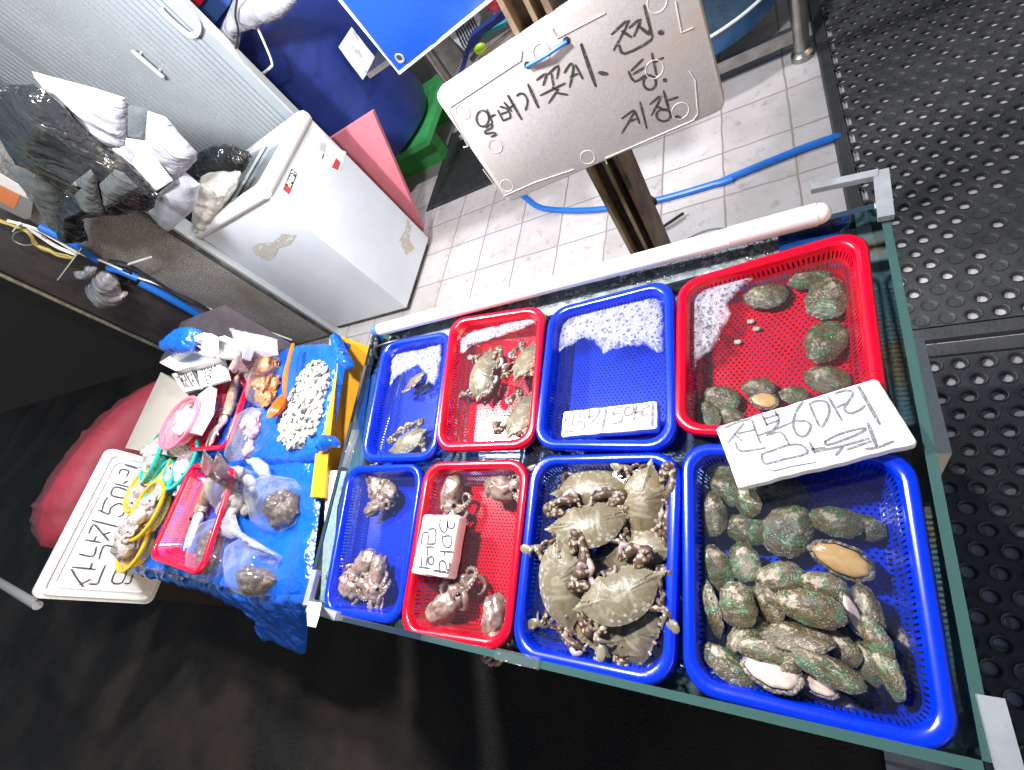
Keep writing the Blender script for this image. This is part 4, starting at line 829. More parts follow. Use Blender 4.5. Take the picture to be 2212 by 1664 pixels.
knot(Zp(Z6, (110, 1400), (130, 1340), (190, 1335), (225, 1370), (230, 1420), (170, 1420), (120, 1450), (60, 1450)), .745, .03, 6)
# heap of clam meat
def in_px(pix, z): return [(atz(p, z).x, atz(p, z).y) for p in pix]
HP = in_px(Zp(Z5, (1470, 152), (1510, 190), (1510, 250), (1480, 350), (1460, 430), (1435, 520), (1400, 540), (1370, 590), (1310, 590), (1280, 530), (1285, 460), (1320, 400), (1350, 290), (1400, 200)), .765)
mb = MB().puff([(a, b) for a, b in HP], (0, 0, .733), (1, 0, 0), (0, 1, 0), .032, .003, res=.012, edge=.5); rnd = random.Random(11); xs = [p[0] for p in HP]; ys = [p[1] for p in HP]; k = 0
while k < 800:
    q = (rnd.uniform(min(xs), max(xs)), rnd.uniform(min(ys), max(ys)))
    if not inside(q, HP): continue
    d = min(1, dist(q, HP) / .05); k += 1
    z = .735 + rnd.random() * (.012 + .028 * d); r = rnd.uniform(.006, .0125)
    R = Matrix.Rotation(rnd.uniform(0, 6), 3, 'Z') @ Matrix.Rotation(rnd.uniform(-.6, .6), 3, 'X')
    mb.ball((q[0], q[1], z), (r * 1.3, r * .8, r * .5), 1 if rnd.random() < .10 else 0, 9, 6, R, .5, 2.2, k)
o = mb.build('clam_meat', ['clam_meat', 'clam_grey']); tag(o, 'heap of shucked white clam meat on the blue wrapped tray', 'clam meat', None, 'stuff')
# ladle
ld = thing('ladle', atz(Z5(1290, 400), .76), 'glossy orange plastic ladle lying against the clam meat heap', 'ladle')
c = atz(Z5(1285, 395), .775); hpth = [atz(Z5(*p), z) for p, z in (((1322, 345), .80), ((1318, 300), .815), ((1325, 220), .81), ((1345, 140), .80), ((1358, 85), .795))]
MB().tube(smoothpath(hpth, 4), [.007, .008, .009, .010, .010, .011, .012, .013, .013, .012, .011, .011, .011, .011, .011, .011, .010][:17], 10, flat=.5, up=(0, 0, 1)).build('handle', 'orange_plastic', ld)
ax = (atz(Z5(1255, 425), .775) - atz(Z5(1318, 350), .775)).normalized(); rot = Matrix.Rotation(math.atan2(ax.y, ax.x), 3, 'Z')
bm_ = MB(); prof = []; vs = []; N = 24
for i, (r, z) in enumerate(((0, -.026), (.3, -.025), (.6, -.018), (.85, -.006), (1.0, .006), (1.03, .0075), (.96, .006), (.8, -.003), (.55, -.014), (.25, -.0195), (0, -.02))):
    for k2 in range(N):
        a = 2 * PI * k2 / N; vs.append(c + rot @ V((r * .052 * math.cos(a), r * .034 * math.sin(a), z)))
bm_.add(vs, [(l * N + k2, l * N + (k2 + 1) % N, (l + 1) * N + (k2 + 1) % N, (l + 1) * N + k2) for l in range(10) for k2 in range(N)])
bm_.build('bowl', 'orange_plastic', ld)
# red slotted baskets
def basket(pix, zr, dep, label):
    Q = [atz(p, zr) for p in pix]; w = (Q[1] - Q[0]).length; h = (Q[3] - Q[0]).length
    return tray(None, Q, zr, dep, 'bright_red', w, h, 'basket', label, 'basket', 'red slotted baskets on the left table', rim=.016, taper=.045, R=.05)
basket([(402, 974), (484, 970), (549, 782), (490, 786)], .785, .085, 'red slotted basket standing behind, nearer the little handwritten boards')
basket([(318, 1206), (428, 1246), (506, 1010), (412, 1000)], .785, .085, 'red slotted basket at the front of the table, beside the yellow round sieves')
# squid
def squid(pts, wid, label, z0, fins, head):
    rt = thing('squid', pts[0], label, 'squid', 'squid in the red baskets')
    pth = smoothpath(pts, 6); n = len(pth)
    rs = [wid * (.25 + .75 * math.sin(min(1, i / n * 2.2) * PI / 2)) * (1 - .12 * i / n) for i in range(n)]
    MB().tube(pth, rs, 14, flat=.6, up=(0, 0, 1)).build('mantle', 'squid', rt, angle=80)
    for f in fins:
        mb = MB(); P = [onpl(q, V((0, pts[0].y, 0)), V((0, -1, .0))) for q in f]
        mb.puff([(p.x, p.z) for p in P], (0, pts[0].y, 0), (1, 0, 0), (0, 0, 1), .008, .006, res=.012).build('fin', 'squid_pale', rt, angle=80)
    d = (pth[-1] - pth[-3]).normalized(); h = pth[-1]; side = d.cross(V((0, 0, 1))).normalized()
    mb = MB(); mb.ball(h + d * wid * .6, (wid * .75, wid * .75, wid * .5), 0, nz=.15, seed=3)
    rnd = random.Random(int(abs(h.x) * 1000))
    for k in range(9):
        a = (k - 4) / 4; p0 = h + d * wid * 1.1 + side * a * wid * .5; L = rnd.uniform(.06, .11)
        mb.tube(smoothpath([p0, p0 + d * L * .5 + side * rnd.uniform(-.015, .015) + V((0, 0, rnd.uniform(0, .014))), p0 + d * L + side * rnd.uniform(-.025, .025)], 4), [.009, .003], 6, 0)
    mb.build('head', 'squid_pale', rt, angle=80)
    e = h + d * wid * .55 + side * wid * .35 + V((0, 0, wid * .38)); MB().ball(e, .0095, 0).build('eye', 'eye_black', rt); MB().lathe([(.0095, 0), (.0125, -.001), (.0135, -.004)], e - V((0, 0, .0005)), 14).build('eye_ring', 'squid_pale', rt)
zq = .735
squid([atz(Z5(1090, 235), .80), atz(Z5(1068, 300), .765), atz(Z5(1045, 390), zq), atz(Z5(1022, 440), zq)], .036, 'brown squid in the rear red basket with its fin sticking over the rim', .73, [Zp(Z5, (1040, 200), (1085, 115), (1110, 130), (1105, 190), (1075, 230)), Zp(Z5, (1090, 160), (1110, 175), (1140, 215), (1090, 230))], 0)
squid([atz(Z5(960, 720), .80), atz(Z5(940, 800), .765), atz(Z5(915, 870), zq), atz(Z5(895, 925), zq)], .036, 'brown squid in the front red basket with two upright fins', .73, [Zp(Z5, (900, 690), (915, 608), (950, 650), (975, 680), (960, 730), (915, 720)), Zp(Z5, (960, 680), (985, 615), (1045, 690), (1030, 735), (980, 735))], 0)
# round sieves with seafood
def round_sieve(cpix, z, r, col, label, tilt=(0, 0), dep=.05):
    c = atz(cpix, z); rt = thing('round_sieve', (c.x, c.y, z - dep), label, 'sieve', 'round plastic sieves on the left table')
    Rm = Matrix.Rotation(tilt[0], 3, 'X') @ Matrix.Rotation(tilt[1], 3, 'Y')
    f = lambda prof, nm, m, uv=False, seg=40: (lambda mb: ([mb.v.__setitem__(i, c + Rm @ (v - c)) for i, v in enumerate(mb.v)], mb.build(nm, m, rt, angle=60)))(MB().lathe(prof, c, seg, 0))
    f([(r - .003, -.012), (r, -.01), (r + .001, 0), (r - .004, .003), (r - .012, .002), (r - .014, -.004)], 'rim', col + '_rim')
    w = MB(); n = 40; A = [c + Rm @ V(((r - .012) * math.cos(2 * PI * k / n), (r - .012) * math.sin(2 * PI * k / n), -.004)) for k in range(n)]; B = [c + Rm @ V(((r - .035) * math.cos(2 * PI * k / n), (r - .035) * math.sin(2 * PI * k / n), -dep)) for k in range(n)]
    L = 2 * PI * r / n
    w.add(A + B, [(k, (k + 1) % n, n + (k + 1) % n, n + k) for k in range(n)], 0, True, [((k * L, 0), ((k + 1) * L, 0), ((k + 1) * L, 1), (k * L, 1)) for k in range(n)]).build('side_wall', col + '_wall', rt)
    b = MB(); b.add(B, [tuple(range(n))], 0, False, [tuple(((r - .035) * math.cos(2 * PI * k / n), (r - .035) * math.sin(2 * PI * k / n)) for k in range(n))]); b.build('base', col + '_base', rt)
    return c, Rm
def tentacle(mb, p, d, L, r0, rnd, curl, m=0, sucker=None):
    d = V(d).normalized(); pts = [V(p)]; ang = rnd.uniform(-.2, .2); n = 16
    for i in range(n):
        d = Matrix.Rotation(curl * (.3 + i / n * 1.4) / n * 6 + ang * .1, 3, 'Z') @ d; q = pts[-1] + d * L / n; q.z += .003 * math.sin(i * .9 + ang * 9) - .0012; pts.append(q)
    mb.tube(pts, [r0 * (1 - .8 * i / n) for i in range(n + 1)], 7, m)
    if sucker is not None:
        for i in range(1, n, 1):
            t = (pts[i + 1] - pts[i]).normalized(); s = t.cross(V((0, 0, 1))); r = r0 * (1 - .8 * i / n)
            mb.ball(pts[i] + s * r * .85 + V((0, 0, r * .35)), r * .42, sucker, 6, 4)
def octo_mesh(seedv, body=.03, arm=.075, r0=.0075, spread=2.6, sk=1, hz=.5):
    rnd = random.Random(seedv); mb = MB(); a0 = rnd.uniform(0, 6)
    mb.ball((0, 0, .014), (body * 1.25, body * .78, body * hz), 0, 20, 14, Matrix.Rotation(a0, 3, 'Z'), .4, 2.6, seedv)
    hd = V((math.cos(a0 + .3), math.sin(a0 + .3), 0)); mb.ball(hd * body * 1.3 + V((0, 0, .016)), (body * .55, body * .6, body * .5), 0, 12, 8, None, .2, 2, seedv + 3)
    for s in (-1, 1): mb.ball(hd * body * 1.35 + hd.cross(V((0, 0, 1))) * s * body * .4 + V((0, 0, .026)), body * .16, 2, 8, 6)
    for k in range(8):
        a = a0 + .3 + (k - 3.5) / 3.5 * spread * .5; d = V((math.cos(a), math.sin(a), 0))
        tentacle(mb, hd * body * 1.4 + d * body * .3 + V((0, 0, .012 + .008 * rnd.random())), d, arm * rnd.uniform(.8, 1.5), r0 * rnd.uniform(.8, 1.1), rnd, rnd.choice((-1, 1)) * rnd.uniform(.6, 1.5), 0, sk)
    return mb
mat('octo_skin', (.33, .22, .175), .2, col2=(.15, .095, .075), ns=60, nlo=.4, nhi=.65, bs=70, bstr=.4, spec=.9); mat('octo_sucker', (.55, .38, .33), .25, spec=.6)
mat('octo_pale', (.58, .50, .47), .2, col2=(.36, .27, .24), ns=45, nlo=.42, nhi=.68, bs=60, bstr=.3, spec=.7)
OM = []
for sv in (1, 2, 3, 4):
    o = octo_mesh(sv, .036, .075, .0095, 3.4, 1, .55).build('octopus_source', ['octo_skin', 'octo_sucker', 'eye_black'], angle=80); OM.append(o.data); bpy.data.objects.remove(o)
OP = []
for sv in (11, 12, 13):
    o = octo_mesh(sv, .062, .12, .014, 4.6, None, .62).build('octopus_source', ['octo_pale', 'flesh_white', 'eye_black'], angle=80); OP.append(o.data); bpy.data.objects.remove(o)
def octopus(me, loc, rz, s, label, group, rx=0):
    o = bpy.data.objects.new('octopus', me); COL.objects.link(o); o.location = loc; o.rotation_euler = (rx, 0, rz); o.scale = (s, s, s); tag(o, label, 'octopus', group); return o
specs = [((650, 645), .80, .118, 'turq', 'turquoise round sieve at the back, tilted over a yellow one'), ((695, 660), .775, .118, 'gold', 'yellow sieve mostly hidden beneath the tilted turquoise one'), ((795, 670), .775, .12, 'turq', 'turquoise sieve between the rear red basket and the front one'), ((695, 770), .775, .105, 'turq', 'small turquoise sieve tucked under the yellow ones'), ((620, 905), .785, .128, 'gold', 'yellow sieve of pale octopus at the front, next to the long lettered lid'), ((590, 800), .77, .11, 'gold', 'yellow sieve half buried under octopus behind the front one'), ((560, 1085), .755, .105, 'gold', 'empty looking yellow sieve rim at the very front table corner'), ((790, 470), .85, .125, 'rose', 'pink round sieve beside the beige foam box')]
for k, (p, z, r, c, lb) in enumerate(specs):
    c0_, Rm = round_sieve(Z5(*p), z, r, c, lb, ((.10, -.16) if k == 0 else (0, 0) if k != 7 else (0, .06)))
    if k in (1, 6): continue
    octopus(OP[k % 3], c0_ + V((0, 0, -.034)), k * 1.7, .85 if r > .11 else .75, ['pale octopus heaped in the tilted turquoise sieve', '', 'pale octopus in the turquoise sieve by the red baskets', 'small pale octopus in the lowest turquoise sieve', 'large pale octopus spilling from the front yellow sieve', 'pale octopus draped over the buried yellow sieve', '', 'cut pale octopus in the pink round sieve'][k], 'pale octopuses in the round sieves')
for p, z, rz, s, lb in (((570, 1000), .775, .6, 1.05, 'whitish octopus sprawled between the two front yellow sieves'), ((600, 950), .80, 2.5, .8, 'whitish octopus lying on top of the front yellow sieve'), ((545, 1100), .765, 4.2, .8, 'limp pale octopus at the front corner next to the sign lid'), ((650, 620), .81, 3.3, .75, 'second pale octopus at the back of the tilted turquoise sieve'), ((640, 880), .80, 5.0, .75, 'creamy octopus piece inside the front yellow sieve, nearest the red basket')):
    octopus(OP[int(rz) % 3], atz(Z5(*p), z - .015), rz, s * .8, lb, 'pale octopuses in the round sieves')
# beige foam box, packs, foam pieces
sb = thing('foam_box', (-2.8, .6, TZ), 'beige worn foam box at the back left of the table', 'foam box')
Q = [atz(Z5(*p), .80) for p in ((703, 222), (525, 600), (770, 640), (880, 330))]
MB().hexa([V((q.x, q.y, TZ)) for q in Q], Q).build('box', 'styro_beige', sb)
def plate(pix, z, th, m, name, label, cat, tilt=0, parent=None):
    Q = [atz(p, z) + V((0, 0, tilt * i)) for i, p in enumerate(pix)]
    return MB().hexa([q - V((0, 0, th)) for q in Q], Q).build(name, m, parent, label=label, cat=cat)
s1 = thing('small_sign', atz(Z5(820, 260), .83), 'small grey handwritten foam board beside the beige foam box', 'sign')
plate(Zp(ZS, (175, 600), (780, 420), (1045, 1020), (560, 1150)), .845, .012, 'styro_dirty', 'board', None, None, 0, s1)
strokes([Zp(ZS, (330, 700), (390, 690), (350, 800)), Zp(ZS, (375, 600), (605, 1010)), Zp(ZS, (420, 640), (500, 630), (470, 830)), Zp(ZS, (480, 720), (545, 830)), Zp(ZS, (540, 590), (640, 780)), Zp(ZS, (560, 800), (620, 800), (600, 870), (650, 960), (735, 950)), Zp(ZS, (610, 570), (680, 710), (720, 640)), Zp(ZS, (640, 640), (830, 980)), Zp(ZS, (730, 640), (790, 590), (810, 840)), Zp(ZS, (800, 760), (860, 830)), Zp(ZS, (775, 440), (1030, 960))], V((0, 0, .845)), V((0, 0, 1)), .007).build('lettering', 'marker', s1)
s2 = thing('small_sign', atz(Z5(940, 230), .83), 'small white handwritten foam board behind the rear red basket', 'sign')
plate(Zp(ZS, (900, 290), (1720, 80), (1900, 760), (1060, 990)), .84, .012, 'styro', 'board', None, None, 0, s2)
strokes([Zp(ZS, (985, 318), (1075, 298), (1082, 390)), Zp(ZS, (980, 440), (1140, 385)), Zp(ZS, (1000, 545), (1110, 465), (1135, 630)), Zp(ZS, (1165, 250), (1160, 350), (1125, 460)), Zp(ZS, (1150, 360), (1200, 450)), Zp(ZS, (1180, 440), (1200, 560), (1245, 540)), Zp(ZS, (1210, 400), (1245, 380)), Zp(ZS, (1250, 300), (1310, 280)), Zp(ZS, (1250, 350), (1330, 320)), ell((1300, 395), 40, 35, z=ZS), Zp(ZS, (1250, 500), (1390, 460)), ell((1355, 550), 42, 45, z=ZS), ell((1430, 350), 45, 105, z=ZS), Zp(ZS, (1480, 220), (1545, 480)),
         Zp(ZS, (1205, 660), (1320, 640), (1340, 750), (1240, 780), (1205, 660)), Zp(ZS, (1240, 790), (1260, 890), (1380, 850)), Zp(ZS, (1350, 650), (1390, 740))], V((0, 0, .84)), V((0, 0, 1)), .006).build('lettering', 'marker_dark', s2)
plate(Zp(Z5, (815, 520), (890, 335), (950, 290), (930, 420), (870, 525)), .83, .03, 'white_plastic', 'food_pack', 'white packed tray with printed film between pink sieve and rear red basket', 'food pack')
def ftray(pix, z, label, hh=.035):
    Q = [atz(p, z) for p in pix]; c = sum(Q, V()) / len(Q); rt = thing('foam_tray', c, label, 'foam tray', 'white foam trays piled at the back of the table')
    I = [q.lerp(c, .16) for q in Q]; Bm = [q.lerp(c, .22) - V((0, 0, hh)) for q in Q]; Bo = [q.lerp(c, .12) - V((0, 0, hh + .005)) for q in Q]; n = len(Q)
    MB().add(Bo + Q + I + Bm, [(l * n + k, l * n + (k + 1) % n, (l + 1) * n + (k + 1) % n, (l + 1) * n + k) for l in range(3) for k in range(n)] + [tuple(range(3 * n, 4 * n)), tuple(reversed(range(n)))], 0, False).build('shell', 'styro', rt)
ftray(Zp(ZQ, (55, 380), (340, 205), (690, 320), (530, 385), (230, 470)), .88, 'white foam tray lowest in the pile, tipped towards the dark wall')
ftray(Zp(ZQ, (380, 150), (520, 70), (950, 180), (860, 330), (640, 310)), .905, 'white foam tray at the top of the pile under the blue bag')
ftray(Zp(ZQ, (620, 130), (760, 90), (1010, 190), (960, 330), (700, 300)), .885, 'white foam tray in the pile nearest the clear plastic wrap')
plate(Zp(ZQ, (505, 250), (545, 60), (625, 70), (610, 290)), .945, .03, 'styro', 'foam_strip', 'upright looking white foam strip across the piled trays', 'foam strip')
plate(Zp(ZQ, (430, 100), (540, 55), (540, 120), (440, 150)), .94, .03, 'styro', 'foam_strip', 'short white foam strip beside the blue crumpled bag', 'foam strip')
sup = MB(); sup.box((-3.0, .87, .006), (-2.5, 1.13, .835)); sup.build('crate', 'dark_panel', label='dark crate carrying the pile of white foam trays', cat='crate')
P = in_px(Zp(ZQ, (95, 260), (140, 200), (230, 110), (330, 40), (480, 15), (495, 40), (420, 170), (360, 240), (280, 265), (180, 275)), .93)
MB().puff(P, (0, 0, .92), (1, 0, 0), (0, 1, 0), .05, .03, res=.015, fn=crease(.02, 22)).build('bag', 'sheet_blue', label='crumpled blue plastic bag on top of the foam tray pile', cat='bag', angle=70)
def zpuff(name, pix, z, T, m, label=None, cat=None, fn=None, parent=None, res=.014, Tb=.004, edge=.4, group=None):
    return MB().puff(in_px(pix, z), (0, 0, z), (1, 0, 0), (0, 1, 0), T, Tb, res=res, edge=edge, fn=fn).build(name, m, parent, angle=80, label=label, cat=cat, group=group)
zpuff('plastic_wrap', Zp(ZQ, (860, 30), (1000, 60), (1330, 130), (1340, 300), (1180, 330), (1000, 300), (940, 220)), .80, .05, 'bag_milky', 'crumpled clear plastic wrap between foam trays and blue wrapped tray', 'plastic wrap', crease(.025, 18))
# bags of seafood
def lumps(name, pix, z, n, r, m, parent, seedv, hh=.03, mats=None):
    P = in_px(pix, z); rnd = random.Random(seedv); mb = MB(); xs = [p[0] for p in P]; ys = [p[1] for p in P]; k = 0
    while k < n:
        q = (rnd.uniform(min(xs), max(xs)), rnd.uniform(min(ys), max(ys)))
        if not inside(q, P): n -= .02; continue
        k += 1; rr = r * rnd.uniform(.7, 1.3); d = min(1, dist(q, P) / .05)
        mb.ball((q[0], q[1], z + rnd.random() * hh * d), (rr * 1.5, rr, rr * .7), 0, 14, 10, Matrix.Rotation(rnd.uniform(0, 6), 3, 'Z'), .75, 3.2, k + seedv * 31)
    return mb.build(name, m, parent, angle=80)
def meat(pix, z, rt, seedv, T=.04, m='dark_meat'):
    P = in_px(pix, z); mb = MB()
    for k in range(3):
        c_ = (sum(p[0] for p in P) / len(P), sum(p[1] for p in P) / len(P)); q = .45 + .275 * k
        Pk = [(c_[0] + (a - c_[0]) * q + .012 * noise.noise(V((a * 30, b * 30, seedv + k))), c_[1] + (b - c_[1]) * q + .012 * noise.noise(V((a * 30, b * 30, seedv + k + 5)))) for a, b in resample(P, .015)]
        f = crease(.016, 26, 1, 1, seedv + k); g = crease(.006, 90, 1, 1, seedv)
        mb.puff(Pk, (0, 0, z + T * (.55 - .25 * k)), (1, 0, 0), (0, 1, 0), T * .6, .004, res=.006, edge=.3, fn=lambda x, y, h, s: f(x, y, h, s) + g(x, y, h, s))
    return mb.build('meat', m, rt, angle=80)
def bag(pix, z, T, label, content, neck=None, seedv=1):
    P = in_px(pix, z); c = (sum(p[0] for p in P) / len(P), sum(p[1] for p in P) / len(P), z); rt = thing('seafood_bag', c, label, 'bag of seafood', 'clear tied bags of seafood on the blue sheet')
    MB().puff(P, (0, 0, z), (1, 0, 0), (0, 1, 0), T * 1.15, .003, res=.010, edge=.5, fn=crease(.012, 14, seedv=seedv)).build('film', 'bag_clear', rt, angle=80)
    if neck:
        N_ = in_px(neck, z); MB().puff(N_, (0, 0, z + T * .5), (1, 0, 0), (0, 1, 0), .02, .012, res=.008, edge=.4, fn=crease(.014, 45, seedv=seedv + 2)).build('neck', 'bag_milky', rt, angle=80)
    content(rt)
bag(Zp(Z5, (1190, 330), (1145, 260), (1165, 180), (1215, 145), (1290, 150), (1305, 210), (1290, 300), (1265, 380), (1210, 400), (1170, 390)), .735, .075, 'clear bag of orange sea squirts beside the ladle', lambda rt: lumps('sea_squirts', Zp(Z5, (1200, 330), (1170, 250), (1195, 180), (1280, 170), (1280, 300), (1240, 370)), .745, 24, .026, 'flesh_orange', rt, 5, .05), seedv=2)
bag(Zp(Z5, (1040, 670), (1060, 560), (1110, 430), (1160, 400), (1220, 405), (1225, 470), (1195, 560), (1160, 640), (1100, 660)), .735, .045, 'clear bag of pink roe pieces below the rear red basket', lambda rt: (lumps('roe', Zp(Z5, (1130, 560), (1120, 480), (1150, 430), (1200, 430), (1195, 510), (1170, 560)), .745, 9, .022, 'flesh_pink', rt, 6, .02), lumps('roe', Zp(Z5, (1110, 650), (1140, 580), (1170, 560), (1175, 600), (1140, 645)), .742, 5, .016, 'flesh_pink', rt, 8, .01)), seedv=3)
def clams(rt):
    P = in_px(Zp(Z5, (1010, 830), (1060, 740), (1110, 705), (1160, 730), (1165, 790), (1200, 830), (1170, 880), (1110, 930), (1050, 940), (1015, 890)), .72); rnd = random.Random(2)
    k = 0
    while k < 26:
        q = (rnd.uniform(min(p[0] for p in P), max(p[0] for p in P)), rnd.uniform(min(p[1] for p in P), max(p[1] for p in P)))
        if not inside(q, P): continue
        k += 1; d = min(1, dist(q, P) / .06); mb = MB().ball((0, 0, 0), (.030, .022, .013), 0, 16, 10, None, .06, 2, k)
        o = mb.build('clam', 'clam_shell', rt, angle=80); o.matrix_parent_inverse = Matrix(); o.location = V((q[0], q[1], .722 + .05 * d * rnd.random())) - rt.location; o.rotation_euler = (rnd.uniform(-.6, .6), rnd.uniform(-.6, .6), rnd.uniform(0, 6))
bag(Zp(Z5, (1000, 870), (1000, 810), (1050, 735), (1110, 695), (1170, 720), (1180, 790), (1205, 830), (1180, 890), (1110, 945), (1060, 960), (1020, 920)), .706, .09, 'clear knotted bag full of round pale clams', clams, Zp(Z5, (955, 760), (1010, 770), (1050, 735), (1055, 770), (1010, 800), (990, 810)), 4)
bag(Zp(Z5, (1185, 900), (1195, 830), (1240, 770), (1300, 740), (1370, 755), (1410, 810), (1405, 900), (1370, 980), (1290, 1025), (1220, 1010)), .706, .085, 'clear tied bag of dark meat nearest the glass tank', lambda rt: meat(Zp(Z5, (1260, 850), (1320, 800), (1390, 830), (1390, 910), (1340, 980), (1270, 1000), (1240, 930)), .715, rt, 9, .05), Zp(Z5, (1190, 680), (1240, 665), (1290, 700), (1300, 760), (1260, 770), (1230, 730)), 5)
bag(Zp(Z5, (885, 1260), (900, 1130), (920, 1040), (960, 970), (1020, 950), (1070, 970), (1060, 1050), (1080, 1180), (1000, 1230), (920, 1275)), .706, .07, 'clear bag of brownish meat touching the front red basket', lambda rt: meat(Zp(Z5, (900, 1230), (915, 1080), (970, 1000), (1010, 1010), (1000, 1100), (950, 1210)), .712, rt, 10, .035), Zp(Z5, (1030, 1040), (1080, 950), (1120, 940), (1135, 990), (1160, 1045), (1100, 1060)), 6)
bag(Zp(Z5, (1085, 1230), (1105, 1120), (1140, 1060), (1165, 1045), (1230, 1090), (1310, 1140), (1280, 1190), (1300, 1260), (1230, 1330), (1140, 1345), (1100, 1310)), .706, .075, 'clear tied bag of dark meat at the front edge of the blue sheet', lambda rt: meat(Zp(Z5, (1105, 1280), (1110, 1200), (1160, 1190), (1240, 1200), (1290, 1250), (1220, 1320), (1140, 1335)), .712, rt, 12, .04), Zp(Z5, (1120, 1050), (1165, 1030), (1190, 1050), (1260, 1090), (1325, 1140), (1240, 1115), (1170, 1070)), 7)
# lettered lid at the left, pole, red cover
bd2 = Board(atx(Z5(55, 1345), -2.80), atx(Z5(442, 596), -2.80), atx(Z5(642, 1412), -2.80))
sg2 = thing('foam_sign', bd2.p(.3, .2), 'tall white foam box lid with large handwriting propped against the table end', 'sign')
mb = foam_sheet(bd2, .03, 'styro', R=.03)
for ins_, r in ((.022, .010), (.05, .005)):
    L = loopbox((bd2.w / 2, bd2.h / 2), bd2.w - 2 * ins_, bd2.h - 2 * ins_, .03, 5); mb.tube([bd2.p(x, y, .002) for x, y in L + L[:2]], r, 8)
mb.build('board', 'styro', sg2)
strokes([Zp(ZL, (155, 1305), (225, 1420), (305, 1525)), Zp(ZL, (375, 1420), (250, 1480)), Zp(ZL, (165, 1280), (425, 1308)), Zp(ZL, (390, 1235), (370, 1302)), Zp(ZL, (355, 1470), (448, 1472), (480, 1400), (540, 1262)),
         Zp(ZL, (240, 1130), (400, 1158), (437, 1050)), Zp(ZL, (308, 970), (485, 1000)), Zp(ZL, (437, 930), (408, 992)), Zp(ZL, (468, 1190), (522, 1042), (625, 1048)), Zp(ZL, (352, 898), (408, 797), (490, 880), (578, 978)), Zp(ZL, (595, 882), (512, 914)), Zp(ZL, (388, 750), (712, 830)),
         Zp(ZL, (570, 490), (535, 530), (498, 640)), Zp(ZL, (460, 630), (580, 678), (600, 610), (680, 560), (735, 572), (757, 630), (735, 690), (690, 706)), Zp(ZL, (790, 408), (650, 370), (612, 465), (775, 500)), Zp(ZL, (645, 332), (800, 370)), Zp(ZL, (740, 330), (800, 300)), Zp(ZL, (695, 225), (722, 170), (805, 190), (780, 248)), Zp(ZL, (760, 118), (900, 160)),
         Zp(ZL, (700, 1250), (612, 1442), (730, 1458), (790, 1310)), Zp(ZL, (762, 1465), (818, 1462), (850, 1370))], bd2.o, bd2.n, .0075).build('lettering', 'marker', sg2)
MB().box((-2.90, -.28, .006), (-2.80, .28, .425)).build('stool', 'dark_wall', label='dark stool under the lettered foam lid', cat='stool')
MB().tube([(-6.0, -.345, .80), (-2.835, -.345, .832)], .018, 12).build('pole', 'wire_grey', label='grey pole running off to the left behind the lettered lid', cat='pole')
P = [atx(q, -3.35) for q in Zp(Z5, (700, 255), (620, 300), (480, 400), (330, 555), (190, 740), (115, 870), (95, 1000), (105, 1085))]
P = [(p.y, p.z) for p in P] + [(-.17, .5), (-.17, .006), (.95, .006), (.95, .6)]
MB().puff(P, (-3.35, 0, 0), (0, 1, 0), (0, 0, 1), .12, .5, res=.04, edge=.15, fn=crease(.035, 5)).build('tarp_cover', 'tarp_red', label='dark red tarpaulin cover over a heap behind the lettered lid', cat='tarpaulin', angle=70)
# signs on the trays
def fsign(pix, z, th, label, name, paths, w, m='styro_bright', lm='marker_dry', rough=.002):
    Q = [atz(p, z) for p in pix]; b = Board(Q[0], Q[1], Q[3]); rt = thing('foam_sign', b.p(b.w / 2, b.h / 2, -th), label, 'sign')
    foam_sheet(b, th, m, R=.006, rough=rough, seedv=len(paths)).build('board', m, rt)
    strokes(paths, b.o, b.n, w).build('lettering', lm, rt)
fsign([(1545, 922), (1895, 815), (1974, 955), (1588, 1056)], .822, .018, 'large white foam price sign lying across the two abalone trays', 0,
      [Zp(ZAB, (170, 580), (300, 520), (445, 485)), Zp(ZAB, (370, 530), (270, 650), (200, 740)), Zp(ZAB, (280, 650), (352, 722)), Zp(ZAB, (300, 640), (480, 600)), Zp(ZAB, (460, 500), (500, 620), (548, 740)), Zp(ZAB, (285, 730), (335, 825), (600, 790)), Zp(ZAB, (560, 430), (622, 562)), Zp(ZAB, (690, 390), (740, 470), (735, 530), (690, 590)), Zp(ZAB, (590, 480), (742, 435)), Zp(ZAB, (610, 545), (735, 500)), Zp(ZAB, (520, 662), (690, 600), (880, 520)), Zp(ZAB, (610, 660), (765, 625), (850, 750)),
       Zp(ZAB, (1000, 300), (930, 400), (895, 530), (930, 640), (1020, 668), (1082, 570), (1040, 510), (920, 505)), Zp(ZAB, (1070, 330), (1130, 470), (1195, 572), (1275, 430), (1255, 310), (1150, 290), (1070, 325)), Zp(ZAB, (1265, 240), (1412, 500)), Zp(ZAB, (1365, 360), (1440, 322)), Zp(ZAB, (1340, 212), (1460, 180), (1530, 205), (1500, 270), (1440, 370), (1490, 425), (1600, 390), (1655, 340)), [1.3] + Zp(ZAB, (1590, 140), (1815, 540)),
       Zp(ZAB, (560, 860), (700, 810), (850, 760), (985, 762), (1040, 850), (800, 910), (600, 960), (560, 870)), Zp(ZAB, (1070, 730), (1122, 850)), Zp(ZAB, (1105, 805), (1230, 785)), Zp(ZAB, (1235, 720), (1400, 640), (1640, 580), (1640, 615), (1450, 700), (1260, 760), (1235, 722)), Zp(ZAB, (1130, 832), (1420, 770), (1700, 690)), Zp(ZAB, (1425, 780), (1350, 870)), Zp(ZAB, (1470, 810), (1720, 720)), [1.3] + Zp(ZAB, (1690, 530), (1780, 775)), Zp(ZAB, (1665, 800), (1780, 790), (1960, 720)), [.6] + Zp(ZAB, (630, 1020), (700, 1035), (900, 985), (1140, 945))], .0036)
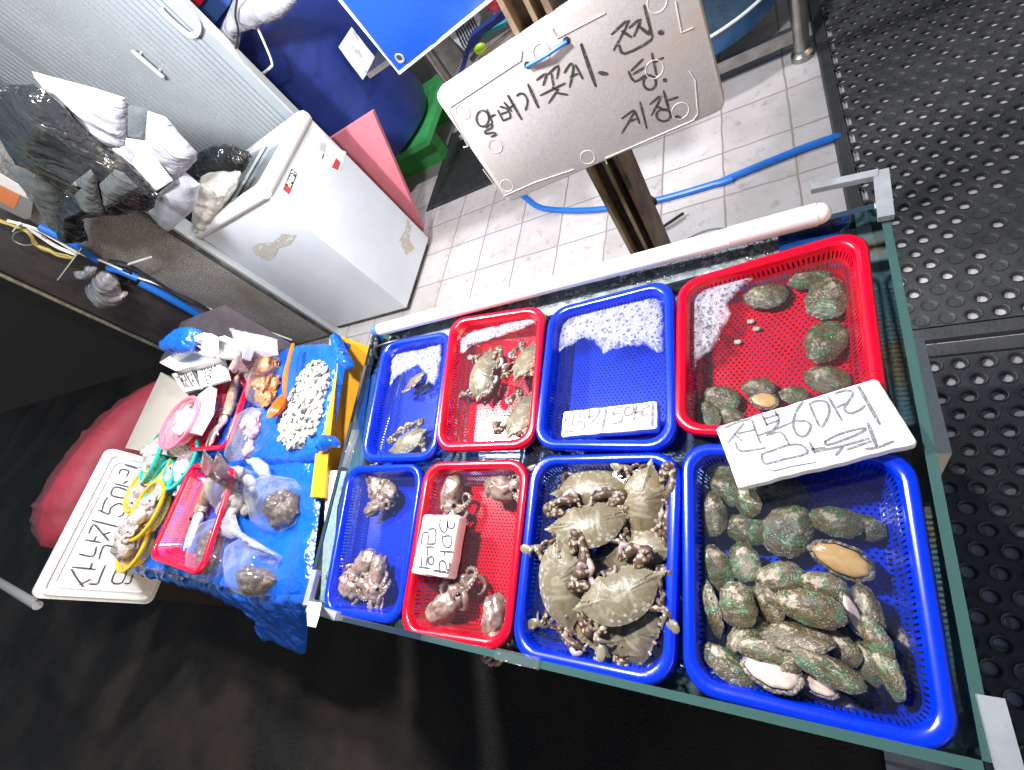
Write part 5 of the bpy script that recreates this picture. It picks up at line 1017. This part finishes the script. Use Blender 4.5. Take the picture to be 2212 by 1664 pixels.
fsign(Zp(ZB, (165, 300), (2100, 75), (2085, 665), (125, 825)), .802, .022, 'white foam price sign at the front of the foamy blue tray', 0,
      [Zp(ZB, (265, 380), (180, 545)), Zp(ZB, (230, 470), (290, 560)), [1.3] + Zp(ZB, (370, 300), (385, 420), (345, 595)), Zp(ZB, (220, 660), (262, 725), (400, 700)), Zp(ZB, (515, 320), (505, 405), (560, 440), (650, 410)), [1.2] + Zp(ZB, (710, 270), (700, 465)), Zp(ZB, (700, 425), (820, 390)), Zp(ZB, (450, 505), (600, 512), (612, 600), (570, 695)), Zp(ZB, (860, 285), (940, 272), (840, 440), (710, 575)), Zp(ZB, (835, 520), (890, 552)), [1.5] + Zp(ZB, (1060, 230), (1020, 450), (970, 700)),
       Zp(ZB, (1385, 218), (1230, 240), (1200, 370)), Zp(ZB, (1200, 370), (1340, 335), (1392, 400), (1365, 500), (1290, 540), (1150, 545)), Zp(ZB, (1440, 235), (1610, 215), (1590, 350), (1440, 385), (1445, 250)), [1.2] + Zp(ZB, (1675, 170), (1660, 300), (1620, 475)), Zp(ZB, (1645, 330), (1770, 300)), Zp(ZB, (1850, 160), (1935, 160), (1925, 215), (1810, 255), (1790, 380), (1840, 385), (1940, 345)), [1.5] + Zp(ZB, (2020, 140), (2005, 400), (2000, 610))], .0036)
fsign(Zp(ZF2, (255, 130), (1075, 150), (900, 1560), (70, 1480)), .806, .03, 'small thick white foam sign resting on the rim of the red octopus tray', 0,
      [Zp(ZF2, (640, 230), (630, 420), (705, 545), (790, 480), (800, 270)), Zp(ZF2, (800, 280), (820, 430), (900, 460), (965, 400), (970, 300)), Zp(ZF2, (690, 640), (890, 640), (875, 860), (765, 880), (700, 780), (690, 650)), Zp(ZF2, (630, 980), (920, 990)), Zp(ZF2, (745, 990), (722, 1095)), Zp(ZF2, (620, 1380), (630, 1220), (700, 1190), (765, 1260), (790, 1380), (840, 1390), (852, 1240)), [1.3] + Zp(ZF2, (490, 1410), (860, 1470)),
       Zp(ZF2, (380, 480), (530, 480), (530, 770), (480, 810), (330, 810)), Zp(ZF2, (370, 590), (360, 790)), Zp(ZF2, (210, 820), (250, 565), (380, 560)), Zp(ZF2, (310, 880), (500, 880)), Zp(ZF2, (360, 890), (325, 1300)), ell((430, 1190), 65, 90, z=ZF2), Zp(ZF2, (225, 1060), (215, 1300)), Zp(ZF2, (150, 1330), (400, 1365))], .0040, lm='marker')
MB().box((.158, .36, .25), (.192, .60, .55)).build('foam_block', 'styro', label='white foam block stuck to the outside of the right tank pane', cat='foam block')
# ---------------------------------------------------------------- crabs
t = NT('crab_shell'); o = t.obj(); sp = t.add('SeparateXYZ'); t.lk(o, sp.inputs[0])
c = t.mix(t.ramp(t.noise(14, 5, o), .35, .68), (.15, .105, .055), (.235, .185, .105)); oi = t.add('ObjectInfo')
c = t.mix(t.math('MULTIPLY', oi.outputs['Random'], .5), c, (.20, .20, .14))
ridge = t.ramp(t.math('ABSOLUTE', t.math('SUBTRACT', t.noise(11, 3, o, dist=.6), .5)), .035, .0); c = t.mix(t.math('MULTIPLY', ridge, .5), c, (.36, .32, .23)); c = t.mix(t.math('MULTIPLY', t.ramp(t.noise(60, 4, o), .52, .7), .45), c, (.08, .055, .03))
spots = t.math('MULTIPLY', t.ramp(t.vor(95, o), .34, .24), t.ramp(sp.outputs[1], -.01, -.03)); c = t.mix(t.math('MULTIPLY', spots, .75), c, (.6, .55, .45))
t.end(t.bsdf(c, .36, .4, 0, t.bump(t.math('ADD', t.noise(150, 4, o), t.math('MULTIPLY', ridge, .3)), .3, .003)))
t = NT('crab_leg'); o = t.obj()
c = t.mix(t.ramp(t.noise(16, 4, o), .35, .65), (.13, .075, .04), (.06, .032, .02)); c = t.mix(t.ramp(t.vor(125, o), .44, .30), c, (.40, .32, .23))
t.end(t.bsdf(c, .42, .4, 0, t.bump(t.noise(120, 4, o), .3, .002)))
mat('crab_pale', (.24, .20, .14), .28, col2=(.16, .14, .11), ns=25, spec=.6); mat('crab_tip', (.16, .035, .04), .3, col2=(.5, .42, .4), ns=22)
HALF = [(0, .235), (.05, .25), (.09, .225), (.13, .25), (.18, .232), (.25, .20), (.32, .155), (.385, .10), (.50, .055), (.41, .0), (.345, -.08), (.27, -.155), (.17, -.205), (.08, -.225), (0, -.23)]
def crab_mesh(seedv, fold=1.0):
    rnd = random.Random(seedv); S_ = .155; mb = MB(); half = []; base0 = []
    for i in range(len(HALF) - 1):
        a, b = HALF[i], HALF[i + 1]; k = 6 if 3 <= i <= 7 else 3
        for j in range(k):
            t_ = j / k; x, y = a[0] + (b[0] - a[0]) * t_, a[1] + (b[1] - a[1]) * t_; base0.append((x * (.90 if abs(x) > .42 else 1), y * (.94 if i < 4 else 1)))
            if 4 <= i <= 7 and j % 2 == 1: l = math.hypot(x, y); x += x / l * .018; y += y / l * .018
            half.append((x, y))
    half.append(HALF[-1]); base0.append(HALF[-1]); out = half + [(-x, y) for x, y in reversed(half[1:-1])]; n = len(out)
    base = base0 + [(-x, y) for x, y in reversed(base0[1:-1])]
    vs = []; rr = [1, .97, .9, .78, .62, .42, .2]
    for q in rr:
        for (x, y), (x2, y2) in zip(out, base):
            if q < .99: x, y = x2, y2
            X, Y = x * q, y * q; e = max(abs(x), .35); z = .088 * (1 - (q ** 2.6)) + (.007 * noise.noise(V((X * 6, Y * 6, seedv))) + .006 * math.cos(X * 16) * math.exp(-((Y - .02) * 8) ** 2)) * (1 - q ** 3)
            vs.append((X * S_, Y * S_, z * S_))
    vs.append((0, 0, .088 * S_)); bt = len(vs)
    for q, zz in ((.93, -.035), (.6, -.10)): vs += [(x * q * S_, y * q * S_, zz * S_) for x, y in out]
    fs = [(l * n + (k + 1) % n, l * n + k, (l + 1) * n + k, (l + 1) * n + (k + 1) % n) for l in range(6) for k in range(n)] + [(6 * n + (k + 1) % n, 6 * n + k, 7 * n) for k in range(n)]
    mb.add(vs, fs, 0); b0 = len(mb.v) - len(vs)
    mb.add([vs[k] for k in range(n)] + vs[bt:], [(k, (k + 1) % n, n + (k + 1) % n, n + k) for k in range(n)] + [(n + k, n + (k + 1) % n, 2 * n + (k + 1) % n, 2 * n + k) for k in range(n)] + [tuple(range(2 * n, 3 * n))], 2)
    T = lambda pts, rs, m, flat=.75: mb.tube(smoothpath([V(p) * S_ for p in pts], 3), [rs[int(i * (len(rs) - 1) / max(1, (len(pts) - 1) * 3) + .01)] * S_ * 1.0 for i in range((len(pts) - 1) * 3 + 1)], 9, m, True, flat, (0, 0, 1))
    for s in (-1, 1):
        f = fold * rnd.uniform(.85, 1.15); j = lambda: rnd.uniform(-.02, .02)
        A = (s * .24, .17, -.02); B = (s * (.40 + j()), .22 + j(), .01); Cc = (s * (.41 + j()), .30 + j(), .03)
        T([A, ((A[0] + B[0]) / 2, (A[1] + B[1]) / 2 + .03, .03), B], [.04, .05, .058, .05], 1)
        T([B, ((B[0] + Cc[0]) / 2 + s * .03, (B[1] + Cc[1]) / 2, .06), Cc], [.048, .054, .042], 1)
        D = (s * (.42 - .18 * f), .34 + j(), .03); E_ = (s * (.40 - .38 * f), .32 + j() - .02 * f, .0)
        T([Cc, D, ((D[0] + E_[0]) / 2, (D[1] + E_[1]) / 2 - .01, .04), E_], [.044, .064, .05, .03, .008], 1)
        T([D, (D[0] - s * .12 * f, D[1] + .07, .05), (E_[0] + s * .02, E_[1] + .03, .02)], [.035, .035, .03, .008], 3)
        for k, yb in enumerate((.06, -.02, -.10)):
            K = (s * (.39 - .01 * k + j()), yb - .02 - .05 * k, -.04); Tp = (s * (.34 + j() - .05 * k), yb - .16 - .04 * k + j(), -.10)
            T([(s * .30, yb, -.04), K, ((K[0] + Tp[0]) / 2 + s * .03, (K[1] + Tp[1]) / 2, .02), Tp], [.026, .027, .022, .015, .005], 2 if k == 2 else 1)
        K = (s * .34, -.22, -.01); T([(s * .22, -.17, -.03), K, (s * .37, -.30, -.02)], [.030, .030, .024], 1)
        mb.ball(V((s * .36, -.36, -.02)) * S_, V((.05, .075, .012)) * S_, 0, 14, 8, Matrix.Rotation(s * .35, 3, 'Z'))
        mb.tube([V((s * .06, .225, .02)) * S_, V((s * .075, .275, .035)) * S_], .016 * S_, 6, 3)
        mb.ball(V((s * .30, .06, .045)) * S_, .018 * S_, 2, 7, 5)
    return mb
CM = []
for sv, fo in ((1, 1.0), (2, .8), (3, 1.15), (4, .6)):
    o = crab_mesh(sv, fo).build('crab_source', ['crab_shell', 'crab_leg', 'crab_pale', 'crab_tip'], angle=55); CM.append(o.data); bpy.data.objects.remove(o)
def pxdir(p, ang, z):   # world heading of an image direction (degrees, 0 = right, 90 = down)
    a = atz(p, z); b = atz((p[0] + 30 * math.cos(math.radians(ang)), p[1] + 30 * math.sin(math.radians(ang))), z); return math.atan2(b.y - a.y, b.x - a.x)
def crab(k, p, front, s, z, label, tilt=(0, 0)):
    o = bpy.data.objects.new('crab', CM[k]); COL.objects.link(o); o.location = atz(p, z); o.rotation_euler = (tilt[0], tilt[1], pxdir(p, front, z) - PI / 2); o.scale = (s * 1.1, s * 1.1, s)
    tag(o, label, 'crab', 'swimming crabs in the trays')
crab(0, ZC(620, 305), 92, 1.05, .772, 'sandy crab at the back of the crowded blue tray, claws towards the viewer', (.15, 0))
crab(1, ZC(600, 575), 262, 1.02, .797, 'brown crab with white speckles lying across the middle of the crab tray', (-.1, .1))
crab(2, ZC(400, 960), -5, 1.05, .795, 'greenish grey crab standing along the left wall of the crab tray', (0, .15))
crab(3, ZC(815, 1060), -110, 1.02, .803, 'olive crab with its back up, right of centre in the crab tray', (0, 0))
crab(0, ZC(905, 735), 85, .92, .775, 'tan crab half under others by the right wall of the crab tray', (0, .2))
crab(2, ZC(965, 410), 10, .95, .785, 'pale grey crab standing along the right wall in the back corner', (.0, .2))
crab(1, ZC(690, 1270), 110, .85, .772, 'sandy crab under the front wall of the crab tray', (.2, 0))
crab(3, ZC(930, 1300), 40, .8, .772, 'brownish crab squeezed into the near right corner of the crab tray', (.1, .2))
crab(2, ZC(560, 830), 140, .8, .765, 'crab buried deep in the middle of the crab tray, claws showing', (.0, .0))
crab(1, Z6(1245, 890), -5, .95, .766, 'lone crab swimming in the middle of the smaller red tray')
crab(0, Z6(1575, 790), 175, .85, .768, 'crab pressed against the right wall of the smaller red tray, towards the back', (0, .3))
crab(3, Z6(1545, 1180), 185, .9, .766, 'crab pressed against the right wall of the smaller red tray, towards the viewer', (0, .3))
crab(1, Z6(770, 935), 90, .6, .762, 'purplish crab half hidden below foam in the small blue tray', (.3, .2))
crab(2, Z6(715, 1385), -95, .82, .765, 'grey crab at the near end of the small blue tray')
# ---------------------------------------------------------------- octopuses in trays
G_ = 'small octopuses in the trays'
for k, (p, s, lb) in enumerate(((ZF(445, 260), .85, 'brown octopus with curled pink arms at the back of the blue octopus tray'), (ZF(520, 280), .75, 'pinkish octopus curled beside another at the back of the blue octopus tray'), (ZF(430, 370), .75, 'grey octopus below the curled pair in the blue octopus tray'),
        (ZF(300, 800), .95, 'reddish octopus at the near left of the blue octopus tray'), (ZF(380, 680), .9, 'long bodied octopus pointing up in the near half of the blue octopus tray'), (ZF(455, 730), .9, 'glassy grey octopus in the near pile of the blue octopus tray'), (ZF(430, 830), .85, 'octopus under the near rim of the blue octopus tray'),
        (ZF(875, 270), .95, 'octopus stretched above the foam sign in the red octopus tray'), (ZF(1140, 265), .95, 'curled brown octopus in the back right corner of the red octopus tray'), (ZF(830, 930), 1.0, 'round tan octopus below the foam sign in the red octopus tray'), (ZF(1110, 970), .9, 'tan octopus against the near right wall of the red octopus tray'))):
    octopus(OM[k % 4], atz(p, .748), 1.1 + k * 2.1, s, lb, G_)
# ---------------------------------------------------------------- abalones
t = NT('abalone_shell'); o = t.obj(); oi = t.add('ObjectInfo')
ad = t.add('VectorMath'); t.lk(o, ad.inputs[0]); cx = t.add('CombineXYZ'); t.lk(t.math('MULTIPLY', oi.outputs['Random'], 7.0), cx.inputs[0]); t.lk(t.math('MULTIPLY', oi.outputs['Random'], 3.0), cx.inputs[2]); t.lk(cx.outputs[0], ad.inputs[1]); q = ad.outputs[0]
c = t.mix(t.ramp(t.noise(4.2, 7, q, .65), .38, .66), (.075, .062, .025), (.20, .145, .065))
c = t.mix(t.math('MULTIPLY', t.ramp(t.noise(3.2, 5, q, .6), .50, .60), t.ramp(oi.outputs['Random'], .1, .45)), c, (.045, .17, .065))
c = t.mix(t.math('MULTIPLY', t.ramp(t.noise(3.2, 8, q, .74), .58, .62), .8), c, (.42, .33, .23))
wv = t.add('TexWave'); wv.wave_type = 'RINGS'; wv.inputs['Scale'].default_value = 5.5; wv.inputs['Distortion'].default_value = 3; t.lk(q, wv.inputs['Vector'])
av = t.add('VectorMath'); av.operation = 'ADD'; t.lk(o, av.inputs[0]); av.inputs[1].default_value = (.22, -.06, 0); sv_ = t.add('VectorMath'); sv_.operation = 'MULTIPLY'; t.lk(av.outputs[0], sv_.inputs[0]); sv_.inputs[1].default_value = (1, 1.45, 0); ln = t.add('VectorMath'); ln.operation = 'LENGTH'; t.lk(sv_.outputs[0], ln.inputs[0]); dl = ln.outputs['Value']
rg_ = t.math('SINE', t.math('ADD', t.math('MULTIPLY', dl, 95.0), t.math('MULTIPLY', t.noise(5, 3, q), 9.0)))
c = t.mix(t.math('MULTIPLY', t.ramp(rg_, -.2, .9), .42), c, (.03, .028, .014))
cr = t.math('ADD', t.noise(5, 8, q, .72), t.math('MULTIPLY', t.math('SUBTRACT', .33, dl), .5)); c = t.mix(t.ramp(cr, .58, .63), c, (.42, .33, .23)); c = t.mix(t.ramp(dl, .66, .74), c, (.05, .045, .03))
c = t.mix(t.math('MULTIPLY', t.ramp(t.vor(30, q), .30, .16), t.ramp(t.noise(4, 3, q), .42, .56)), c, (.62, .58, .48))
t.end(t.bsdf(c, .11, 1.0, 0, t.bump(t.math('ADD', t.noise(13, 7, q, .7), t.math('ADD', t.math('MULTIPLY', rg_, .02), t.math('MULTIPLY', cr, .6))), .5, .005)))
mat('abalone_frill', (.05, .042, .032), .25, col2=(.42, .36, .30), ns=12, nlo=.45, nhi=.65, bs=16, bstr=.8); mat('abalone_foot', (.62, .33, .12), .25, col2=(.72, .45, .2), ns=4, spec=.6, bs=5, bstr=.2); mat('abalone_cream', (.66, .52, .44), .22, col2=(.5, .36, .3), ns=5, spec=.7); mat('nacre', (.5, .5, .52), .2, col2=(.3, .38, .38), ns=14, spec=.8)
def aba_mesh(seedv, kind):
    """1 m long unit shell; kind 0 back up, 1 foot up (orange), 2 foot up (cream)"""
    mb = MB(); N = 44; rings = 13; sgn = 1; vs = []
    rnd = random.Random(seedv); ax, ay = -.22, .06
    def shell(q, a, H=.165):
        w = 1 + .025 * math.sin(a * 9 + seedv) + .02 * noise.noise(V((math.cos(a) * 2, math.sin(a) * 2, seedv)))
        ox, oy = .5 * math.cos(a) * w, .345 * math.sin(a) * w * (1 + .12 * math.cos(a)); k = q
        x = ax * (1 - k) + ox * k; y = ay * (1 - k) + oy * k
        z = H * (1 - k ** 2.1) + (.022 * noise.noise(V((x * 7, y * 7, seedv * 3))) + .005 * math.sin(k * 26 + a * .8) * k + .02 * noise.noise(V((x * 16, y * 16, seedv)))) * (1 - k ** 6)
        return x, y, z
    for i in range(rings):
        q = 1 - i / (rings - 1) * .97
        vs += [shell(q, 2 * PI * k / N) for k in range(N)]
    fs = [(l * N + (k + 1) % N, l * N + k, (l + 1) * N + k, (l + 1) * N + (k + 1) % N) for l in range(rings - 1) for k in range(N)] + [tuple(reversed(range((rings - 1) * N, rings * N)))]
    fs = [tuple(reversed(f)) for f in fs]
    mb.add(vs, fs, 0)
    for k in range(6):     # breathing pores
        a = 1.0 + k * .27; x, y, z = shell(.80 + .02 * k, a); mb.ball((x, y, z + .006), (.022, .018, .016), 0, 8, 5)
    # frill under the rim
    fv = []
    for r, z in ((.97, .0), (1.035, -.012), (1.02, -.05), (.85, -.06)):
        for k in range(N * 2):
            a = PI * k / N; w = 1 + (.05 if 1 < r else .0) * noise.noise(V((k * .9, seedv, r))) ; x, y, _ = shell(1, a); fv.append((x * r * w, y * r * w, z + (.02 * noise.noise(V((k * .7, seedv, 4))) if r > 1 else 0)))
    n2 = N * 2; mb.add(fv, [(l * n2 + k, l * n2 + (k + 1) % n2, (l + 1) * n2 + (k + 1) % n2, (l + 1) * n2 + k) for l in range(3) for k in range(n2)], 1)
    m = 2 if kind != 2 else 3
    fo = []; rr = (.86, .82, .72, .5, .2)
    for i, r in enumerate(rr):
        for k in range(N): a = 2 * PI * k / N; x, y, _ = shell(1, a); fo.append((x * r, y * r * .9, -.055 - (.0, .03, .05, .06, .062)[i] + .012 * noise.noise(V((x * r * 8, y * r * 8, seedv)))))
    mb.add(fo, [(l * N + k, (l + 1) * N + k, (l + 1) * N + (k + 1) % N, l * N + (k + 1) % N) for l in range(4) for k in range(N)] + [tuple(reversed(range(4 * N, 5 * N)))], m)
    return mb
AM = []
AMATS = ['abalone_shell', 'abalone_frill', 'abalone_foot', 'abalone_cream']
for sv, kd in ((1, 0), (2, 0), (3, 0), (4, 0), (5, 0), (6, 1), (7, 2)):
    o = aba_mesh(sv, kd).build('abalone_source', AMATS, angle=80); AM.append(o.data); bpy.data.objects.remove(o)
GA = 'abalones in the two corner trays'
def abalone(k, p, lenpx, ang, z, label, tilt=(0, 0), wide=1.0):
    """lenpx: length in picture pixels; ang: heading of the long axis in the picture"""
    c = atz(p, z); e = atz((p[0] + lenpx / 2 * math.cos(math.radians(ang)), p[1] + lenpx / 2 * math.sin(math.radians(ang))), z); L = (e - c).length * 2.2
    o = bpy.data.objects.new('abalone', AM[k]); COL.objects.link(o); o.location = c; o.scale = (L, L * wide, L)
    rz = math.atan2((e - c).y, (e - c).x); o.rotation_euler = (Matrix.Rotation(rz, 4, 'Z') @ Matrix.Rotation(tilt[0], 4, 'X') @ Matrix.Rotation(tilt[1], 4, 'Y')).to_euler(); tag(o, label, 'abalone', GA)
s7 = .4521 / 1.2016; s8 = .5403 / 1.2016
zb = .748
for k, p, L, a, lb, ti in ((0, (1405, 480), 260, -5, 'grey brown abalone lying sideways along the back of the large red tray', (0, 0)), (1, (1655, 365), 270, -14, 'long abalone with green tinge in the back right corner of the large red tray', (.3, 0)), (2, (1765, 490), 240, 95, 'pale beige abalone upright on the right side of the large red tray', (0, 0)), (3, (1752, 745), 245, -70, 'abalone with a bright green patch on the right of the large red tray', (0, 0)), (4, (1760, 960), 270, 15, 'speckled beige abalone just above the large price sign', (0, 0)),
        (1, (1150, 1070), 215, 20, 'greenish abalone at the left wall of the large red tray', (0, 0)), (0, (1065, 1170), 190, 60, 'dark abalone in the near left corner of the large red tray', (.4, 0)), (2, (1365, 1010), 190, 5, 'blue grey abalone with a beige lump by the price sign', (0, 0)), (5, (1400, 1085), 170, 10, 'foot-up abalone in the wet swirl above the price sign', (PI, 0)), (3, (1570, 1050), 170, 10, 'pale small abalone touching the price sign edge', (0, 0)), (4, (1210, 1180), 150, 30, 'small abalone half under the left end of the price sign', (.2, 0))):
    abalone(k, Z7(*p), L * s7 * .92, a, zb, lb, ti, 1.08)
for k, p, L, a, z, ti, wd, lb in (
    (3, (272, 432), 195, 88, .775, (0, 0), .95, 'green speckled abalone at the left wall of the largest tray'), (0, (440, 505), 215, 8, .765, (0, 0), 1.0, 'mossy green abalone lying sideways below the sign corner'), (1, (630, 505), 235, 120, .765, (0, 0), 1.25, 'round abalone with striped growth rings near the sign'), (3, (865, 470), 250, 12, .765, (0, 0), .95, 'long green abalone with pale patch, right of the round one'), (2, (990, 495), 230, 15, .755, (.2, 0), .9, 'dark brown abalone behind the orange one'),
    (5, (892, 652), 325, 24, .765, (PI + .18, 0), .85, 'abalone turned over to show its orange foot'), (4, (440, 370), 150, 60, .78, (.5, 0), 1.2, 'grey bumpy abalone leaning on the sign corner'), (1, (340, 320), 180, 30, .765, (.2, 0), 1, 'grey abalone partly under the price sign at the left'), (2, (590, 325), 260, 6, .76, (.3, 0), .8, 'dim abalone in the shadow of the price sign'), (4, (320, 215), 190, 20, .765, (.2, 0), 1, 'abalone just showing left of the price sign'),
    (2, (285, 690), 215, 70, .775, (.2, .1), 1.1, 'grey green abalone on the left of the heap'), (4, (425, 660), 190, 70, .78, (.2, -.2), 1.15, 'beige crusted abalone with a ringed barnacle'), (0, (600, 745), 220, -10, .785, (0, 0), 1.0, 'abalone half tan and half green in mid heap'), (1, (805, 780), 235, 14, .785, (.1, 0), .9, 'pale green smooth abalone in mid heap'), (0, (265, 885), 270, 75, .775, (1.0, 0), 1, 'abalone on its edge at the left wall of the largest tray'), (2, (395, 870), 215, 78, .80, (.1, .1), 1.15, 'whitish speckled abalone on top of the heap'),
    (4, (540, 865), 200, 60, .79, (.4, 0), 1, 'blackish abalone wedged beside the long green one'), (3, (740, 885), 340, 15, .815, (.15, 0), .78, 'long abalone with green and white spots lying on the heap'), (4, (1010, 900), 260, 75, .775, (.5, 0), .85, 'orange brown ridged abalone standing on the right of the heap'), (6, (945, 915), 220, 65, .79, (PI - .6, 0), .6, 'abalone showing white foot beside the ridged one'), (3, (680, 1025), 330, 6, .80, (-.75, 0), .8, 'abalone tipped up like an arch in the heap'), (0, (445, 1020), 210, -40, .785, (.2, 0), .8, 'abalone sticking out diagonally at the left of the heap'),
    (2, (345, 1155), 300, 38, .785, (-.5, 0), .75, 'long abalone slanting in the near left corner'), (6, (560, 1190), 300, 20, .80, (PI - .25, .1), .95, 'abalone on its back with pale swollen flesh'), (0, (545, 1090), 300, 8, .80, (-.6, 0), .6, 'abalone shell tipped over the pale flesh'), (1, (820, 1175), 390, 27, .81, (-.35, 0), .6, 'longest abalone with yellow green rim at the near side'), (2, (905, 1080), 200, 50, .79, (.2, 0), 1, 'purplish abalone behind the longest one'), (3, (1115, 1180), 300, 70, .79, (.9, 0), .75, 'abalone on edge with a pale frilled side at the right'), (4, (1185, 1115), 330, 78, .75, (0, .0), .8, 'large flat dark abalone against the right wall'),
    (6, (830, 1325), 290, 15, .77, (PI - .7, 0), .6, 'abalone with pinkish pale edge under the near wall'), (4, (700, 1270), 220, 20, .765, (.2, 0), 1, 'dark abalone low in the near part of the heap'), (0, (1010, 1150), 230, 70, .78, (.3, 0), .9, 'black brown frilly abalone between two tipped ones'), (2, (640, 930), 200, 20, .765, (0, 0), 1, 'abalone lowest in the heap under the arch'), (1, (860, 1000), 200, 30, .77, (.2, 0), 1, 'abalone filling the gap right of the arch'), (6, (770, 1255), 230, 25, .79, (PI - .4, 0), .7, 'small abalone showing a cream strip of flesh at the near side'), (2, (1060, 1030), 240, 60, .80, (.5, 0), .8, 'dark ridged abalone on top at the right of the heap'), (1, (640, 1130), 220, 150, .80, (.4, 0), .8, 'green rimmed abalone leaning over its pale neighbour'), (4, (480, 780), 180, 30, .765, (0, 0), 1, 'abalone beneath the speckled one'), (2, (1000, 1290), 200, 20, .76, (.1, 0), 1, 'brown abalone low at the near right')):
    abalone(k, Z8(*p), L * s8, a, z - .012, lb, ti, wd)
for p, lb in (((1325, 630), 'first'), ((1358, 672), 'x'), ((1250, 748), 'y')): MB().ball(atz(Z7(*p), .735), (.007, .005, .003), 0, nz=.4).build('scrap', 'squid_pale', label='tiny beige scrap on the bottom of the large red tray', cat='scrap', group='beige scraps in the large red tray')
